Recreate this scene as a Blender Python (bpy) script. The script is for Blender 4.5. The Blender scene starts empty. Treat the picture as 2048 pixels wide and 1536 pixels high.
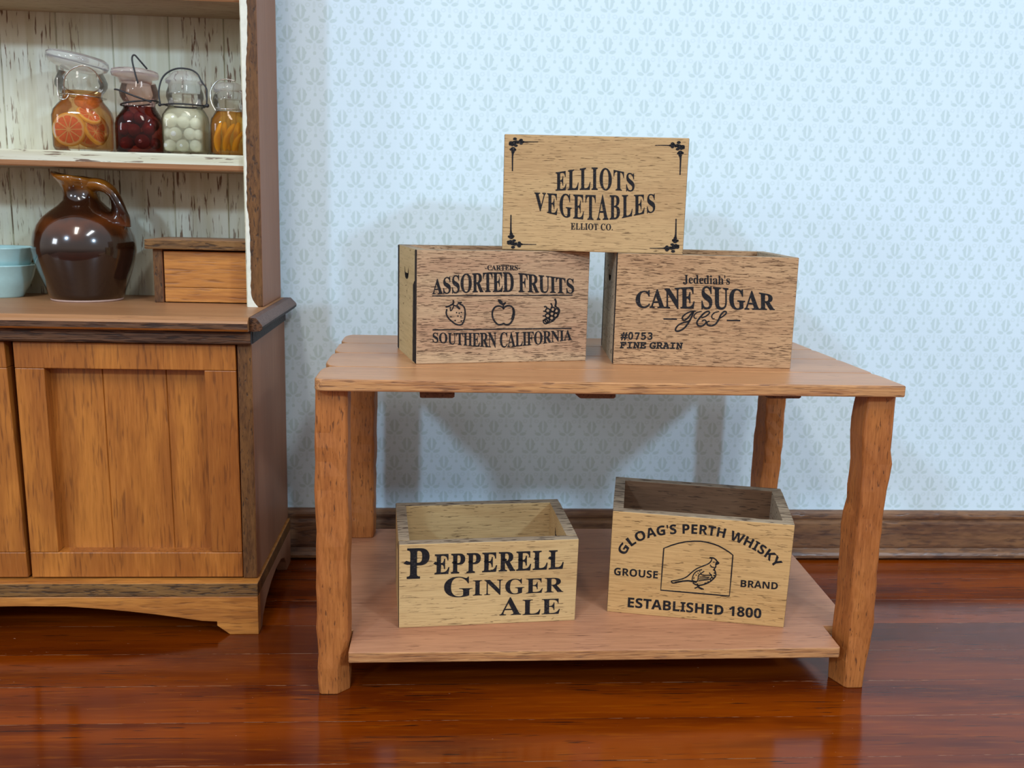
import bpy, bmesh, math, random
from mathutils import Vector, Matrix

scene = bpy.context.scene
col = scene.collection
random.seed(11)
PI = math.pi

# ------------------------------------------------------------------ camera
CAM = Vector((0.24320597, -1.85025670, 1.02590824))
R = Vector((0.99695196, -0.07377263, 0.02538489))
U = Vector((-0.01135266, 0.18473335, 0.98272311))
F = Vector((0.07718750, 0.98001591, -0.18333276))
FPX = 1903.47
cd = bpy.data.cameras.new('camera'); cam = bpy.data.objects.new('camera', cd); col.objects.link(cam)
cd.sensor_width = 36.0; cd.lens = 36.0 * FPX / 2048.0
cd.clip_start = 0.01; cd.clip_end = 100
cam.matrix_world = Matrix(((R.x, U.x, -F.x, CAM.x), (R.y, U.y, -F.y, CAM.y), (R.z, U.z, -F.z, CAM.z), (0, 0, 0, 1)))
cd.dof.use_dof = True; cd.dof.focus_distance = 2.05; cd.dof.aperture_fstop = 4.5
scene.camera = cam

# ------------------------------------------------------------------ light
w = bpy.data.worlds.new('room_light'); scene.world = w; w.use_nodes = True
wn = w.node_tree; wn.nodes.clear()
wo = wn.nodes.new('ShaderNodeOutputWorld'); wb = wn.nodes.new('ShaderNodeBackground')
wtc = wn.nodes.new('ShaderNodeTexCoord'); wsx = wn.nodes.new('ShaderNodeSeparateXYZ'); wr = wn.nodes.new('ShaderNodeValToRGB')
wn.links.new(wtc.outputs['Generated'], wsx.inputs[0])
wmr = wn.nodes.new('ShaderNodeMapRange'); wmr.inputs['From Min'].default_value = -1; wmr.inputs['From Max'].default_value = 1
wn.links.new(wsx.outputs['Z'], wmr.inputs['Value']); wn.links.new(wmr.outputs[0], wr.inputs[0])
els = wr.color_ramp.elements
els[0].position = 0.40; els[0].color = (0.075, 0.060, 0.048, 1)
els[1].position = 0.62; els[1].color = (0.46, 0.46, 0.46, 1)
e = els.new(0.50); e.color = (0.44, 0.41, 0.375, 1)
e = els.new(1.0); e.color = (0.52, 0.55, 0.58, 1)
wn.links.new(wr.outputs[0], wb.inputs['Color']); wb.inputs['Strength'].default_value = 1.20
wn.links.new(wb.outputs[0], wo.inputs['Surface'])


def lamp(name, loc, target, power, size, color, size_y=None):
    l = bpy.data.lights.new(name, 'AREA'); o = bpy.data.objects.new(name, l); col.objects.link(o)
    l.energy = power; l.color = color
    if size_y: l.shape = 'RECTANGLE'; l.size = size; l.size_y = size_y
    else: l.shape = 'DISK'; l.size = size
    o.location = loc
    d = Vector(target) - Vector(loc)
    o.rotation_euler = d.to_track_quat('-Z', 'Y').to_euler()
    return o


COOL = (0.60, 0.85, 1.12)
lamp('lamp_left', (-3.05, -5.6, 3.85), (0.5, 0.5, 0.5), 128, 0.5, COOL)
lamp('lamp_right', (4.65, -5.6, 3.85), (0.5, 0.5, 0.5), 152, 0.5, COOL)
lamp('window_light', (-6.6, -4.8, 2.9), (0.4, 0.6, 0.7), 95, 1.5, (0.85, 0.92, 1.0), 1.5)
lamp('ceiling_troffer_left', (-0.7, -3.2, 4.6), (-0.7, -3.2, 0), 90, 0.6, (1.0, 0.93, 0.84), 2.6)
lamp('ceiling_troffer_right', (2.0, -3.2, 4.6), (2.0, -3.2, 0), 100, 0.6, (0.88, 0.95, 1.0), 2.6)

scene.view_settings.view_transform = 'Standard'
scene.view_settings.look = 'None'
scene.view_settings.exposure = 0.0
scene.view_settings.gamma = 1.0
scene.view_settings.use_curve_mapping = False
scene.cycles.use_denoising = True
scene.cycles.max_bounces = 10
scene.cycles.transparent_max_bounces = 32
scene.cycles.transmission_bounces = 10
scene.cycles.sample_clamp_indirect = 6.0
scene.cycles.caustics_refractive = True


# ------------------------------------------------------------------ node helpers
class X:
    """a float socket (or number) with operators that add Math nodes"""
    def __init__(s, nt, v): s.nt = nt; s.v = v
    def _op(s, op, *a, clamp=False):
        n = s.nt.nodes.new('ShaderNodeMath'); n.operation = op; n.use_clamp = clamp
        for i, q in enumerate((s,) + a):
            q = q.v if isinstance(q, X) else q
            if isinstance(q, (int, float)): n.inputs[i].default_value = q
            else: s.nt.links.new(q, n.inputs[i])
        return X(s.nt, n.outputs[0])
    def __add__(s, o): return s._op('ADD', o)
    def __sub__(s, o): return s._op('SUBTRACT', o)
    def __mul__(s, o): return s._op('MULTIPLY', o)
    def __truediv__(s, o): return s._op('DIVIDE', o)
    def abs(s): return s._op('ABSOLUTE')
    def floor(s): return s._op('FLOOR')
    def fract(s): return s._op('FRACT')
    def sq(s): return s._op('MULTIPLY', s)
    def sqrt(s): return s._op('SQRT')
    def mx(s, o): return s._op('MAXIMUM', o)
    def mn(s, o): return s._op('MINIMUM', o)
    def mod(s, o): return s._op('FLOORED_MODULO', o)
    def step(s, a, b):
        n = s.nt.nodes.new('ShaderNodeMapRange'); n.interpolation_type = 'SMOOTHSTEP'
        n.inputs['From Min'].default_value = a; n.inputs['From Max'].default_value = b
        s.nt.links.new(s.v, n.inputs['Value']); return X(s.nt, n.outputs[0])


def new_mat(name):
    m = bpy.data.materials.new(name); m.use_nodes = True
    nt = m.node_tree; nt.nodes.clear()
    out = nt.nodes.new('ShaderNodeOutputMaterial')
    b = nt.nodes.new('ShaderNodeBsdfPrincipled')
    nt.links.new(b.outputs[0], out.inputs['Surface'])
    return m, nt, b, out


def mixc(nt, fac, a, b, mode='MIX'):
    n = nt.nodes.new('ShaderNodeMix'); n.data_type = 'RGBA'; n.blend_type = mode
    for key, q in ((0, fac), (6, a), (7, b)):
        q = q.v if isinstance(q, X) else q
        if isinstance(q, (int, float)): n.inputs[key].default_value = q
        elif isinstance(q, tuple): n.inputs[key].default_value = (q + (1,))[:4]
        else: nt.links.new(q, n.inputs[key])
    return n.outputs[2]


def noise(nt, vec, scale=(1, 1, 1), rot=(0, 0, 0), off=None, detail=3, rough=0.55, dist=0.0):
    mp = nt.nodes.new('ShaderNodeMapping'); mp.inputs['Scale'].default_value = scale; mp.inputs['Rotation'].default_value = rot
    mp.vector_type = 'POINT'
    nt.links.new(vec, mp.inputs['Vector'])
    v = mp.outputs[0]
    if off is not None:
        ad = nt.nodes.new('ShaderNodeVectorMath'); ad.operation = 'ADD'
        nt.links.new(v, ad.inputs[0]); nt.links.new(off, ad.inputs[1]); v = ad.outputs[0]
    n = nt.nodes.new('ShaderNodeTexNoise'); n.inputs['Scale'].default_value = 1
    n.inputs['Detail'].default_value = detail; n.inputs['Roughness'].default_value = rough; n.inputs['Distortion'].default_value = dist
    nt.links.new(v, n.inputs['Vector'])
    return X(nt, n.outputs[0])


def coords(nt):
    tc = nt.nodes.new('ShaderNodeTexCoord'); oi = nt.nodes.new('ShaderNodeObjectInfo')
    cb = nt.nodes.new('ShaderNodeCombineXYZ')
    r = X(nt, oi.outputs['Random'])
    for i, k in enumerate((91.0, 57.0, 33.0)): nt.links.new((r * k).v, cb.inputs[i])
    return tc.outputs['Object'], cb.outputs[0]


def bump(nt, b, h, strength=0.3, dist=0.003):
    n = nt.nodes.new('ShaderNodeBump'); n.inputs['Strength'].default_value = strength; n.inputs['Distance'].default_value = dist
    nt.links.new(h.v, n.inputs['Height']); nt.links.new(n.outputs[0], b.inputs['Normal'])


def ax(axis, along, across):
    return tuple(along if i == 'xyz'.index(axis) else across for i in range(3))


def wood(name, base, dark, pore, axis='x', broad=(1.2, 9), fibre=(9, 190), pores=(26, 260), pore_lo=0.60, pore_hi=0.68, pore_amt=0.8,
         rough=0.5, spec=0.4, rot=(0, 0, 0), bmp=0.35, coat=0.0, fib_amt=0.45, broad_amt=0.8, bdist=0.0025, tint=None, tint_amt=0.0):
    m, nt, b, out = new_mat(name)
    v, off = coords(nt)
    n1 = noise(nt, v, ax(axis, *broad), rot, off, 3, 0.55, 0.6)
    n2 = noise(nt, v, ax(axis, *fibre), rot, off, 3, 0.65, 0.2)
    n3 = noise(nt, v, ax(axis, *pores), rot, off, 2, 0.5, 0.3)
    n4 = noise(nt, v, ax(axis, 4, 14), rot, off, 2, 0.5)
    c = mixc(nt, n1.step(0.32, 0.68) * broad_amt, base, dark)
    lightc = tuple(min(1, x * 1.22 + 0.01) for x in base)
    c = mixc(nt, n2.step(0.45, 0.75) * fib_amt, c, lightc)
    c = mixc(nt, (X(nt, 1.0) - n2.step(0.25, 0.52)) * fib_amt, c, tuple(x * 0.55 for x in dark))
    if tint: c = mixc(nt, n4.step(0.42, 0.62) * tint_amt, c, tint)
    pf = n3.step(pore_lo, pore_hi) * n4.step(0.28, 0.5)
    c = mixc(nt, pf * pore_amt, c, pore)
    nt.links.new(c, b.inputs['Base Color'])
    b.inputs['Roughness'].default_value = rough; b.inputs['Specular IOR Level'].default_value = spec
    b.inputs['Coat Weight'].default_value = coat; b.inputs['Coat Roughness'].default_value = 0.12
    bump(nt, b, n2 * 0.5 - pf * 0.9, bmp, bdist)
    return m


def plain(name, c, rough=0.5, metal=0.0, spec=0.5, coat=0.0, var=0.0, vscale=60):
    m, nt, b, out = new_mat(name)
    b.inputs['Roughness'].default_value = rough; b.inputs['Metallic'].default_value = metal
    b.inputs['Specular IOR Level'].default_value = spec; b.inputs['Coat Weight'].default_value = coat; b.inputs['Coat Roughness'].default_value = 0.03
    v, off = coords(nt)
    n = noise(nt, v, (vscale,) * 3, (0, 0, 0), off, 4, 0.6)
    cc = mixc(nt, n.step(0.3, 0.7), tuple(x * (1 - var) for x in c), tuple(min(1, x * (1 + var)) for x in c))
    nt.links.new(cc, b.inputs['Base Color'])
    return m


def clear(name, tint, edge, gloss=0.9, cloud=0.0, ccol=(1, 1, 1)):
    """thin clear glass / clear liquid: straight-through transmission plus a Fresnel reflection"""
    m = bpy.data.materials.new(name); m.use_nodes = True
    nt = m.node_tree; nt.nodes.clear()
    out = nt.nodes.new('ShaderNodeOutputMaterial'); tr = nt.nodes.new('ShaderNodeBsdfTransparent'); gl = nt.nodes.new('ShaderNodeBsdfGlossy')
    lw = nt.nodes.new('ShaderNodeLayerWeight'); lw.inputs['Blend'].default_value = 0.35
    fac = X(nt, lw.outputs['Facing'])
    tc = mixc(nt, fac.step(0.55, 1.0), tint, edge)
    nt.links.new(tc, tr.inputs['Color'])
    gl.inputs['Roughness'].default_value = 0.03
    fr = nt.nodes.new('ShaderNodeFresnel'); fr.inputs['IOR'].default_value = 1.45
    mx = nt.nodes.new('ShaderNodeMixShader')
    nt.links.new((X(nt, fr.outputs[0]) * gloss).v, mx.inputs[0]); nt.links.new(tr.outputs[0], mx.inputs[1]); nt.links.new(gl.outputs[0], mx.inputs[2])
    last = mx.outputs[0]
    if cloud:
        df = nt.nodes.new('ShaderNodeBsdfDiffuse'); df.inputs['Color'].default_value = ccol + (1,)
        m2 = nt.nodes.new('ShaderNodeMixShader'); m2.inputs[0].default_value = cloud
        nt.links.new(last, m2.inputs[1]); nt.links.new(df.outputs[0], m2.inputs[2]); last = m2.outputs[0]
    nt.links.new(last, out.inputs['Surface'])
    return m


# ------------------------------------------------------------------ materials
M = {}
M['oak_fruit'] = wood('oak_fruit', (0.52, 0.345, 0.20), (0.41, 0.24, 0.14), (0.07, 0.035, 0.02), 'x', pores=(52, 600), pore_lo=0.56, pore_hi=0.63, rough=0.75, spec=0.2, bmp=0.6, fib_amt=0.55, tint=(0.40, 0.20, 0.12), tint_amt=0.35, fibre=(14, 330))
M['oak_sugar'] = wood('oak_sugar', (0.51, 0.315, 0.165), (0.41, 0.225, 0.115), (0.075, 0.032, 0.016), 'x', pores=(50, 580), pore_lo=0.57, pore_hi=0.64, rough=0.75, spec=0.2, rot=(0, 0.13, 0), bmp=0.6, fib_amt=0.5, fibre=(14, 330))
M['oak_veg'] = wood('oak_veg', (0.53, 0.345, 0.165), (0.45, 0.27, 0.125), (0.09, 0.045, 0.02), 'x', pores=(36, 520), pore_lo=0.60, pore_hi=0.67, rough=0.75, spec=0.2, rot=(0, 0.03, 0), bmp=0.5, fibre=(14, 330))
M['oak_ale'] = wood('oak_ale', (0.60, 0.405, 0.185), (0.50, 0.295, 0.12), (0.10, 0.055, 0.025), 'x', pores=(36, 340), pore_lo=0.62, pore_hi=0.69, rough=0.75, spec=0.2, bmp=0.4, fibre=(14, 330))
M['oak_whisky'] = wood('oak_whisky', (0.59, 0.355, 0.145), (0.50, 0.275, 0.10), (0.11, 0.055, 0.02), 'x', pores=(40, 360), pore_lo=0.62, pore_hi=0.69, rough=0.75, spec=0.2, bmp=0.4, fibre=(14, 330))
M['crate_side'] = wood('crate_side', (0.55, 0.42, 0.22), (0.46, 0.335, 0.16), (0.16, 0.10, 0.045), 'y', pores=(60, 160), pore_lo=0.64, pore_hi=0.70, rough=0.85, spec=0.15, bmp=0.3, fib_amt=0.25)
M['crate_side_dark'] = wood('crate_side_dark', (0.50, 0.40, 0.28), (0.38, 0.29, 0.20), (0.06, 0.035, 0.02), 'y', pores=(60, 160), rough=0.85, spec=0.15, bmp=0.3, fib_amt=0.25)
M['crate_inside_shaded'] = wood('crate_inside_shaded', (0.20, 0.105, 0.055), (0.14, 0.07, 0.038), (0.05, 0.028, 0.018), 'x', pores=(30, 300), rough=0.85, spec=0.15, bmp=0.3, fib_amt=0.4)  # darker brown, shade inside the whisky crate put into the colour
M['crate_rim'] = wood('crate_rim', (0.40, 0.31, 0.21), (0.27, 0.195, 0.13), (0.05, 0.03, 0.022), 'x', pores=(30, 160), pore_lo=0.52, pore_hi=0.64, rough=0.85, spec=0.15, bmp=0.3)
M['burnt'] = plain('burnt', (0.028, 0.022, 0.020), 0.85, spec=0.2, var=0.5, vscale=140)
M['table'] = wood('table', (0.52, 0.255, 0.112), (0.40, 0.175, 0.072), (0.14, 0.055, 0.025), 'x', broad=(1.0, 9), fibre=(8, 240), pores=(22, 260), pore_lo=0.64, pore_hi=0.73, rough=0.34, spec=0.6, bmp=0.14, fib_amt=0.4)
M['table_edge'] = wood('table_edge', (0.54, 0.265, 0.10), (0.31, 0.118, 0.044), (0.10, 0.035, 0.016), 'x', broad=(3.5, 70), fibre=(14, 300), pores=(18, 260), pore_lo=0.56, pore_hi=0.66, pore_amt=0.6, rough=0.5, spec=0.4, bmp=0.4, fib_amt=0.65)
M['table_shelf'] = wood('table_shelf', (0.48, 0.225, 0.118), (0.36, 0.155, 0.082), (0.14, 0.055, 0.03), 'x', broad=(1.2, 10), fibre=(10, 240), pores=(20, 220), pore_lo=0.63, pore_hi=0.73, rough=0.42, spec=0.5, bmp=0.2, fib_amt=0.45)
M['leg'] = wood('leg', (0.42, 0.142, 0.032), (0.29, 0.083, 0.018), (0.09, 0.029, 0.010), 'z', broad=(2.4, 18), fibre=(20, 240), pores=(40, 260), pore_lo=0.61, pore_hi=0.71, rough=0.48, spec=0.4, bmp=0.35, fib_amt=0.5)
M['batten'] = wood('batten', (0.20, 0.085, 0.04), (0.12, 0.05, 0.025), (0.03, 0.015, 0.01), 'y', rough=0.7)
M['cab_v'] = wood('cab_v', (0.48, 0.168, 0.026), (0.30, 0.087, 0.012), (0.105, 0.029, 0.006), 'z', broad=(1.2, 9), fibre=(11, 150), pores=(16, 190), pore_lo=0.53, pore_hi=0.70, pore_amt=0.55, rough=0.36, spec=0.5, bmp=0.15, fib_amt=0.4, tint=(0.26, 0.075, 0.012), tint_amt=0.5)
M['cab_h'] = wood('cab_h', (0.54, 0.215, 0.042), (0.33, 0.105, 0.019), (0.115, 0.034, 0.009), 'x', broad=(2.0, 22), fibre=(12, 150), pores=(16, 170), pore_lo=0.53, pore_hi=0.70, pore_amt=0.5, rough=0.38, spec=0.5, bmp=0.2, fib_amt=0.45)
M['cab_top'] = wood('cab_top', (0.40, 0.195, 0.085), (0.32, 0.145, 0.06), (0.14, 0.06, 0.028), 'x', broad=(1.2, 10), rough=0.42, spec=0.45, bmp=0.12, pore_lo=0.64, pore_hi=0.75, fib_amt=0.3)
M['cab_edge'] = wood('cab_edge', (0.13, 0.055, 0.022), (0.065, 0.028, 0.015), (0.02, 0.011, 0.009), 'x', broad=(4, 60), fibre=(14, 190), pores=(16, 200), pore_lo=0.5, pore_hi=0.62, rough=0.6, spec=0.3, bmp=0.6, fib_amt=0.7)
M['cab_ply'] = wood('cab_ply', (0.22, 0.105, 0.03), (0.10, 0.045, 0.016), (0.035, 0.018, 0.01), 'x', broad=(5, 60), fibre=(16, 190), pores=(30, 200), pore_lo=0.52, pore_hi=0.64, rough=0.6, spec=0.3, bmp=0.5, fib_amt=0.6)
M['cab_stile'] = wood('cab_stile', (0.16, 0.066, 0.016), (0.075, 0.028, 0.009), (0.03, 0.014, 0.008), 'z', broad=(6, 30), fibre=(40, 180), pores=(60, 200), rough=0.55, spec=0.35, bmp=0.3, fib_amt=0.6)
M['cab_end'] = plain('cab_end', (0.125, 0.078, 0.066), 0.6, spec=0.4, var=0.25, vscale=150)
M['cab_end_dark'] = plain('cab_end_dark', (0.032, 0.024, 0.024), 0.65, spec=0.35, var=0.5, vscale=120)
M['cab_side'] = wood('cab_side', (0.31, 0.135, 0.070), (0.25, 0.104, 0.052), (0.15, 0.06, 0.035), 'z', broad=(1.0, 8), fibre=(5, 120), pores=(9, 130), pore_lo=0.64, pore_hi=0.78, pore_amt=0.4, rough=0.5, spec=0.3, bmp=0.08, fib_amt=0.25)
M['gap_shade'] = plain('gap_shade', (0.012, 0.007, 0.005), 0.9, spec=0.1)  # near-black, shade of gaps and hollow interiors put into the colour
M['baseboard'] = wood('baseboard', (0.25, 0.12, 0.052), (0.10, 0.045, 0.028), (0.045, 0.02, 0.016), 'x', broad=(2.5, 22), fibre=(18, 110), pores=(22, 120), pore_lo=0.5, pore_hi=0.66, pore_amt=0.6, rough=0.32, spec=0.6, bmp=0.2, fib_amt=0.4)


def floor_material():
    m, nt, b, out = new_mat('floor_planks')
    tc = nt.nodes.new('ShaderNodeTexCoord'); sx = nt.nodes.new('ShaderNodeSeparateXYZ'); nt.links.new(tc.outputs['Object'], sx.inputs[0])
    y = X(nt, sx.outputs['Y'])
    # strips about 0.148 wide, seams along x
    q = (y - 0.0735) / 0.1485
    cell = q.floor(); d = (q.fract() - 0.5).abs()
    seam = d.step(0.486, 0.499)
    cb = nt.nodes.new('ShaderNodeCombineXYZ')
    nt.links.new((cell * 7.31).v, cb.inputs[0]); nt.links.new((cell * 3.77).v, cb.inputs[1]); nt.links.new((cell * 1.9).v, cb.inputs[2])
    v = tc.outputs['Object']; off = cb.outputs[0]
    n1 = noise(nt, v, (1.1, 9, 9), (0, 0, 0), off, 3, 0.55, 0.5)
    n2 = noise(nt, v, (8, 110, 110), (0, 0, 0), off, 3, 0.6, 0.2)
    n3 = noise(nt, v, (9, 170, 170), (0, 0, 0.02), off, 2, 0.5, 0.3)
    n4 = noise(nt, v, (1.6, 5, 5), (0, 0, 0), off, 2, 0.5)
    c = mixc(nt, n1.step(0.3, 0.7), (0.235, 0.040, 0.0010), (0.085, 0.0110, 0.0008))
    c = mixc(nt, n2.step(0.5, 0.8) * 0.5, c, (0.33, 0.078, 0.002))
    pf = n3.step(0.61, 0.69) * n4.step(0.42, 0.6)
    c = mixc(nt, pf * 0.9, c, (0.018, 0.005, 0.003))
    one = X(nt, 1.0)
    darker = one - ((cell - 1.0).abs().step(0.0, 0.9))
    c = mixc(nt, darker * 0.5, c, (0.045, 0.0065, 0.0008))
    mid = one - (cell.abs().step(0.0, 0.9))
    c = mixc(nt, mid * 0.22, c, (0.06, 0.010, 0.001))
    n5 = noise(nt, v, (6, 3, 3), (0, 0, 0), off, 3, 0.6)
    n6 = noise(nt, v, (11, 2, 2), (0, 0, 0), off, 3, 0.7)
    fleck = noise(nt, v, (60, 190, 190), (0, 0, 0), None, 2, 0.5)
    c = mixc(nt, fleck.step(0.755, 0.785) * 0.6, c, (0.60, 0.34, 0.22))
    c = mixc(nt, seam * n5.step(0.35, 0.6) * 0.8, c, (0.03, 0.012, 0.008))
    c = mixc(nt, seam * n6.step(0.52, 0.60) * 0.55, c, (0.50, 0.26, 0.14))
    nt.links.new(c, b.inputs['Base Color'])
    b.inputs['Roughness'].default_value = 0.13; b.inputs['Specular IOR Level'].default_value = 0.32
    bump(nt, b, n2 * 0.25 - pf * 0.5 - seam * 1.2, 0.06, 0.003)
    return m


def wallpaper_material():
    m, nt, b, out = new_mat('wallpaper')
    tc = nt.nodes.new('ShaderNodeTexCoord'); sx = nt.nodes.new('ShaderNodeSeparateXYZ'); nt.links.new(tc.outputs['Object'], sx.inputs[0])
    PX, HZ = 0.07136, 0.05327
    k = 47.4 / PX            # pattern units: 47.4 wide, 35.4 high per row
    x = X(nt, sx.outputs['X']); z = X(nt, sx.outputs['Z'])
    # slight wobble so that the print is not razor sharp
    wob = noise(nt, tc.outputs['Object'], (120, 120, 120), detail=2)
    xs = x * k + (wob - 0.5) * 1.6; zs = z * k + (wob - 0.5) * 1.2
    RH = HZ * k
    total = None

    def motif(a, zz):
        # a: horizontal offset from motif axis, zz: height above leaf joint
        aa = a.abs()
        def ell(cx, cz, rx, rz, r=0.0):
            u = aa - cx; vv = zz - cz
            if r:
                c, s_ = math.cos(r), math.sin(r)
                u2 = u * c + vv * s_; v2 = vv * c - u * s_
            else: u2, v2 = u, vv
            return ((u2 / rx).sq() + (v2 / rz).sq()).sqrt()
        body = ell(0, 14.5, 8.0, 13.0)
        tip = ell(7.2, 16.5, 2.4, 2.8, 0.5).mn(ell(5.2, 21.5, 2.0, 3.0, 0.3))
        slit = ell(0, 16.8, 1.9, 11.5)
        tulip = (X(nt, 1.0) - body.mn(tip).step(0.82, 1.12)) * slit.step(0.85, 1.25)
        leaf = X(nt, 1.0) - ell(9.2, 0.6, 6.6, 3.3, 0.24).step(0.75, 1.15)
        hook = (X(nt, 1.0) - ell(14.6, 6.0, 1.7, 2.6, -0.5).step(0.7, 1.25)) * 0.6
        scroll = ell(11.0, -9.5, 4.0, 3.4)
        scr = (X(nt, 1.0) - (scroll - 0.85).abs().step(0.15, 0.45)) * 0.45
        stem = (X(nt, 1.0) - ell(0, -8.5, 2.6, 6.5).step(0.75, 1.2)) * 0.4
        drop = X(nt, 1.0) - ell(0, -19.5, 2.9, 3.8).step(0.7, 1.2)
        return tulip.mx(leaf).mx(hook).mx(scr).mx(stem).mx(drop * 0.95)

    for par in (0, 1):
        zz = (zs - par * RH + 1e3 * RH * 2 + 22.0).mod(2 * RH) - 22.0
        a = (xs + 47.4 * 0.5 * par + 47.4 * 0.5 + 47.4 * 500).mod(47.4) - 47.4 * 0.5
        t = motif(a, zz)
        total = t if total is None else total.mx(t)
    big = noise(nt, tc.outputs['Object'], (30, 30, 30), detail=3)
    fac = total * (big * 0.5 + 0.55)
    c = mixc(nt, fac, (0.725, 0.868, 0.945), (0.560, 0.705, 0.720))
    n2 = noise(nt, tc.outputs['Object'], (6, 6, 6), detail=2)
    c = mixc(nt, n2.step(0.4, 0.7) * 0.25, c, (0.75, 0.79, 0.83), 'MULTIPLY') if False else c
    nt.links.new(c, b.inputs['Base Color'])
    b.inputs['Roughness'].default_value = 0.55; b.inputs['Specular IOR Level'].default_value = 0.25
    return m


def chipped_paint(name, axis='z', amount=0.5, back=(0.16, 0.075, 0.035)):
    m, nt, b, out = new_mat(name)
    v, off = coords(nt)
    n1 = noise(nt, v, ax(axis, 14, 150), (0, 0, 0), off, 3, 0.6, 0.3)
    n2 = noise(nt, v, ax(axis, 2.0, 6.5), (0, 0, 0), off, 2, 0.5)
    n3 = noise(nt, v, ax(axis, 4, 60), (0, 0, 0), off, 2, 0.5)
    chip = n1.step(0.575, 0.635) * n2.step(0.62 - 0.3 * amount, 0.80 - 0.3 * amount)
    c = mixc(nt, n3.step(0.3, 0.75), (0.70, 0.70, 0.57), (0.60, 0.58, 0.42))
    c = mixc(nt, n2.step(0.45, 0.75) * 0.30, c, (0.42, 0.31, 0.19))
    c = mixc(nt, chip * 0.92, c, back)
    nt.links.new(c, b.inputs['Base Color'])
    b.inputs['Roughness'].default_value = 0.5; b.inputs['Specular IOR Level'].default_value = 0.3
    bump(nt, b, X(nt, 1.0) - chip, 0.35, 0.002)
    return m


M['floor'] = floor_material()
M['wallpaper'] = wallpaper_material()
M['paint_back'] = chipped_paint('paint_back', 'z', 0.74)
M['paint_edge'] = chipped_paint('paint_edge', 'x', 0.8, (0.12, 0.055, 0.03))
M['paint_plain'] = plain('paint_plain', (0.74, 0.73, 0.62), 0.5, var=0.06)
M['underside'] = wood('underside', (0.46, 0.36, 0.24), (0.38, 0.27, 0.17), (0.2, 0.11, 0.06), 'x', rough=0.6, spec=0.3, fib_amt=0.3)


def char_material():
    m, nt, b, out = new_mat('charred')
    v, off = coords(nt)
    n1 = noise(nt, v, (160, 160, 420), detail=3, rough=0.7)
    n2 = noise(nt, v, (25, 25, 40), detail=2)
    c = mixc(nt, n1.step(0.50, 0.72) * n2.step(0.3, 0.7), (0.009, 0.008, 0.010), (0.085, 0.070, 0.066))
    nt.links.new(c, b.inputs['Base Color']); b.inputs['Roughness'].default_value = 0.7; b.inputs['Specular IOR Level'].default_value = 0.25
    bump(nt, b, n1, 0.5, 0.002)
    return m


M['char'] = char_material()


def glaze_material():
    m, nt, b, out = new_mat('brown_glaze')
    tc = nt.nodes.new('ShaderNodeTexCoord'); sx = nt.nodes.new('ShaderNodeSeparateXYZ'); nt.links.new(tc.outputs['Object'], sx.inputs[0])
    z = X(nt, sx.outputs['Z'])
    n = noise(nt, tc.outputs['Object'], (14, 14, 9), detail=3)
    zz = z + (n - 0.5) * 0.10
    c = mixc(nt, zz.step(0.10, 0.17), (0.012, 0.0042, 0.0030), (0.019, 0.0052, 0.0020))
    c = mixc(nt, zz.step(0.155, 0.205) * (X(nt, 1.0) - zz.step(0.20, 0.235)), c, (0.085, 0.019, 0.0028))
    c = mixc(nt, zz.step(0.262, 0.315), c, (0.36, 0.12, 0.009))
    nt.links.new(c, b.inputs['Base Color'])
    b.inputs['Roughness'].default_value = 0.16; b.inputs['Specular IOR Level'].default_value = 0.5
    b.inputs['Coat Weight'].default_value = 1.0; b.inputs['Coat Roughness'].default_value = 0.02
    return m


M['glaze'] = glaze_material()
M['bisque'] = plain('bisque', (0.55, 0.40, 0.34), 0.7, var=0.08)
M['aqua'] = plain('aqua', (0.42, 0.66, 0.66), 0.22, coat=0.7, var=0.03)
M['glass'] = clear('glass', (0.985, 0.99, 0.988), (0.80, 0.83, 0.83))
M['glass_pink'] = clear('glass_pink', (0.90, 0.74, 0.71), (0.60, 0.36, 0.33))


def solid_glass(name, c):
    m, nt, b, out = new_mat(name)
    b.inputs['Base Color'].default_value = c + (1,); b.inputs['Roughness'].default_value = 0.06
    b.inputs['Transmission Weight'].default_value = 0.86; b.inputs['IOR'].default_value = 1.40
    return m


M['lid_glass'] = solid_glass('lid_glass', (0.98, 0.985, 0.985))
M['lid_glass_pink'] = solid_glass('lid_glass_pink', (0.93, 0.80, 0.78))
M['liq_amber'] = clear('liq_amber', (0.99, 0.83, 0.55), (0.92, 0.64, 0.34), 0.25, 0.22, (0.80, 0.30, 0.07))
M['liq_red'] = clear('liq_red', (0.66, 0.27, 0.22), (0.30, 0.05, 0.04), 0.2, 0.05, (0.16, 0.02, 0.018))
M['liq_brine'] = clear('liq_brine', (1.0, 0.995, 0.93), (0.98, 0.95, 0.82), 0.2, 0.32, (0.92, 0.87, 0.62))
M['liq_orange'] = clear('liq_orange', (0.99, 0.80, 0.36), (0.88, 0.54, 0.14), 0.25, 0.22, (0.80, 0.34, 0.03))
M['silver'] = plain('silver', (0.62, 0.58, 0.52), 0.22, metal=1.0, var=0.1)
M['black_wire'] = plain('black_wire', (0.018, 0.018, 0.02), 0.45, var=0.2)
M['cherry'] = plain('cherry', (0.24, 0.055, 0.048), 0.25, coat=0.3, var=0.4, vscale=30)
M['onion'] = plain('onion', (0.88, 0.87, 0.76), 0.3, coat=0.3, var=0.06, vscale=30)
M['peach'] = plain('peach', (0.90, 0.50, 0.03), 0.3, coat=0.2, var=0.2, vscale=40)
M['rind'] = plain('rind', (0.85, 0.55, 0.10), 0.4, var=0.1)
M['rind_yellow'] = plain('rind_yellow', (0.80, 0.62, 0.08), 0.4, var=0.1)
M['pith'] = plain('pith', (0.88, 0.68, 0.46), 0.5, var=0.05)
M['pulp'] = plain('pulp', (0.82, 0.15, 0.085), 0.35, var=0.2, vscale=150)
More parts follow.
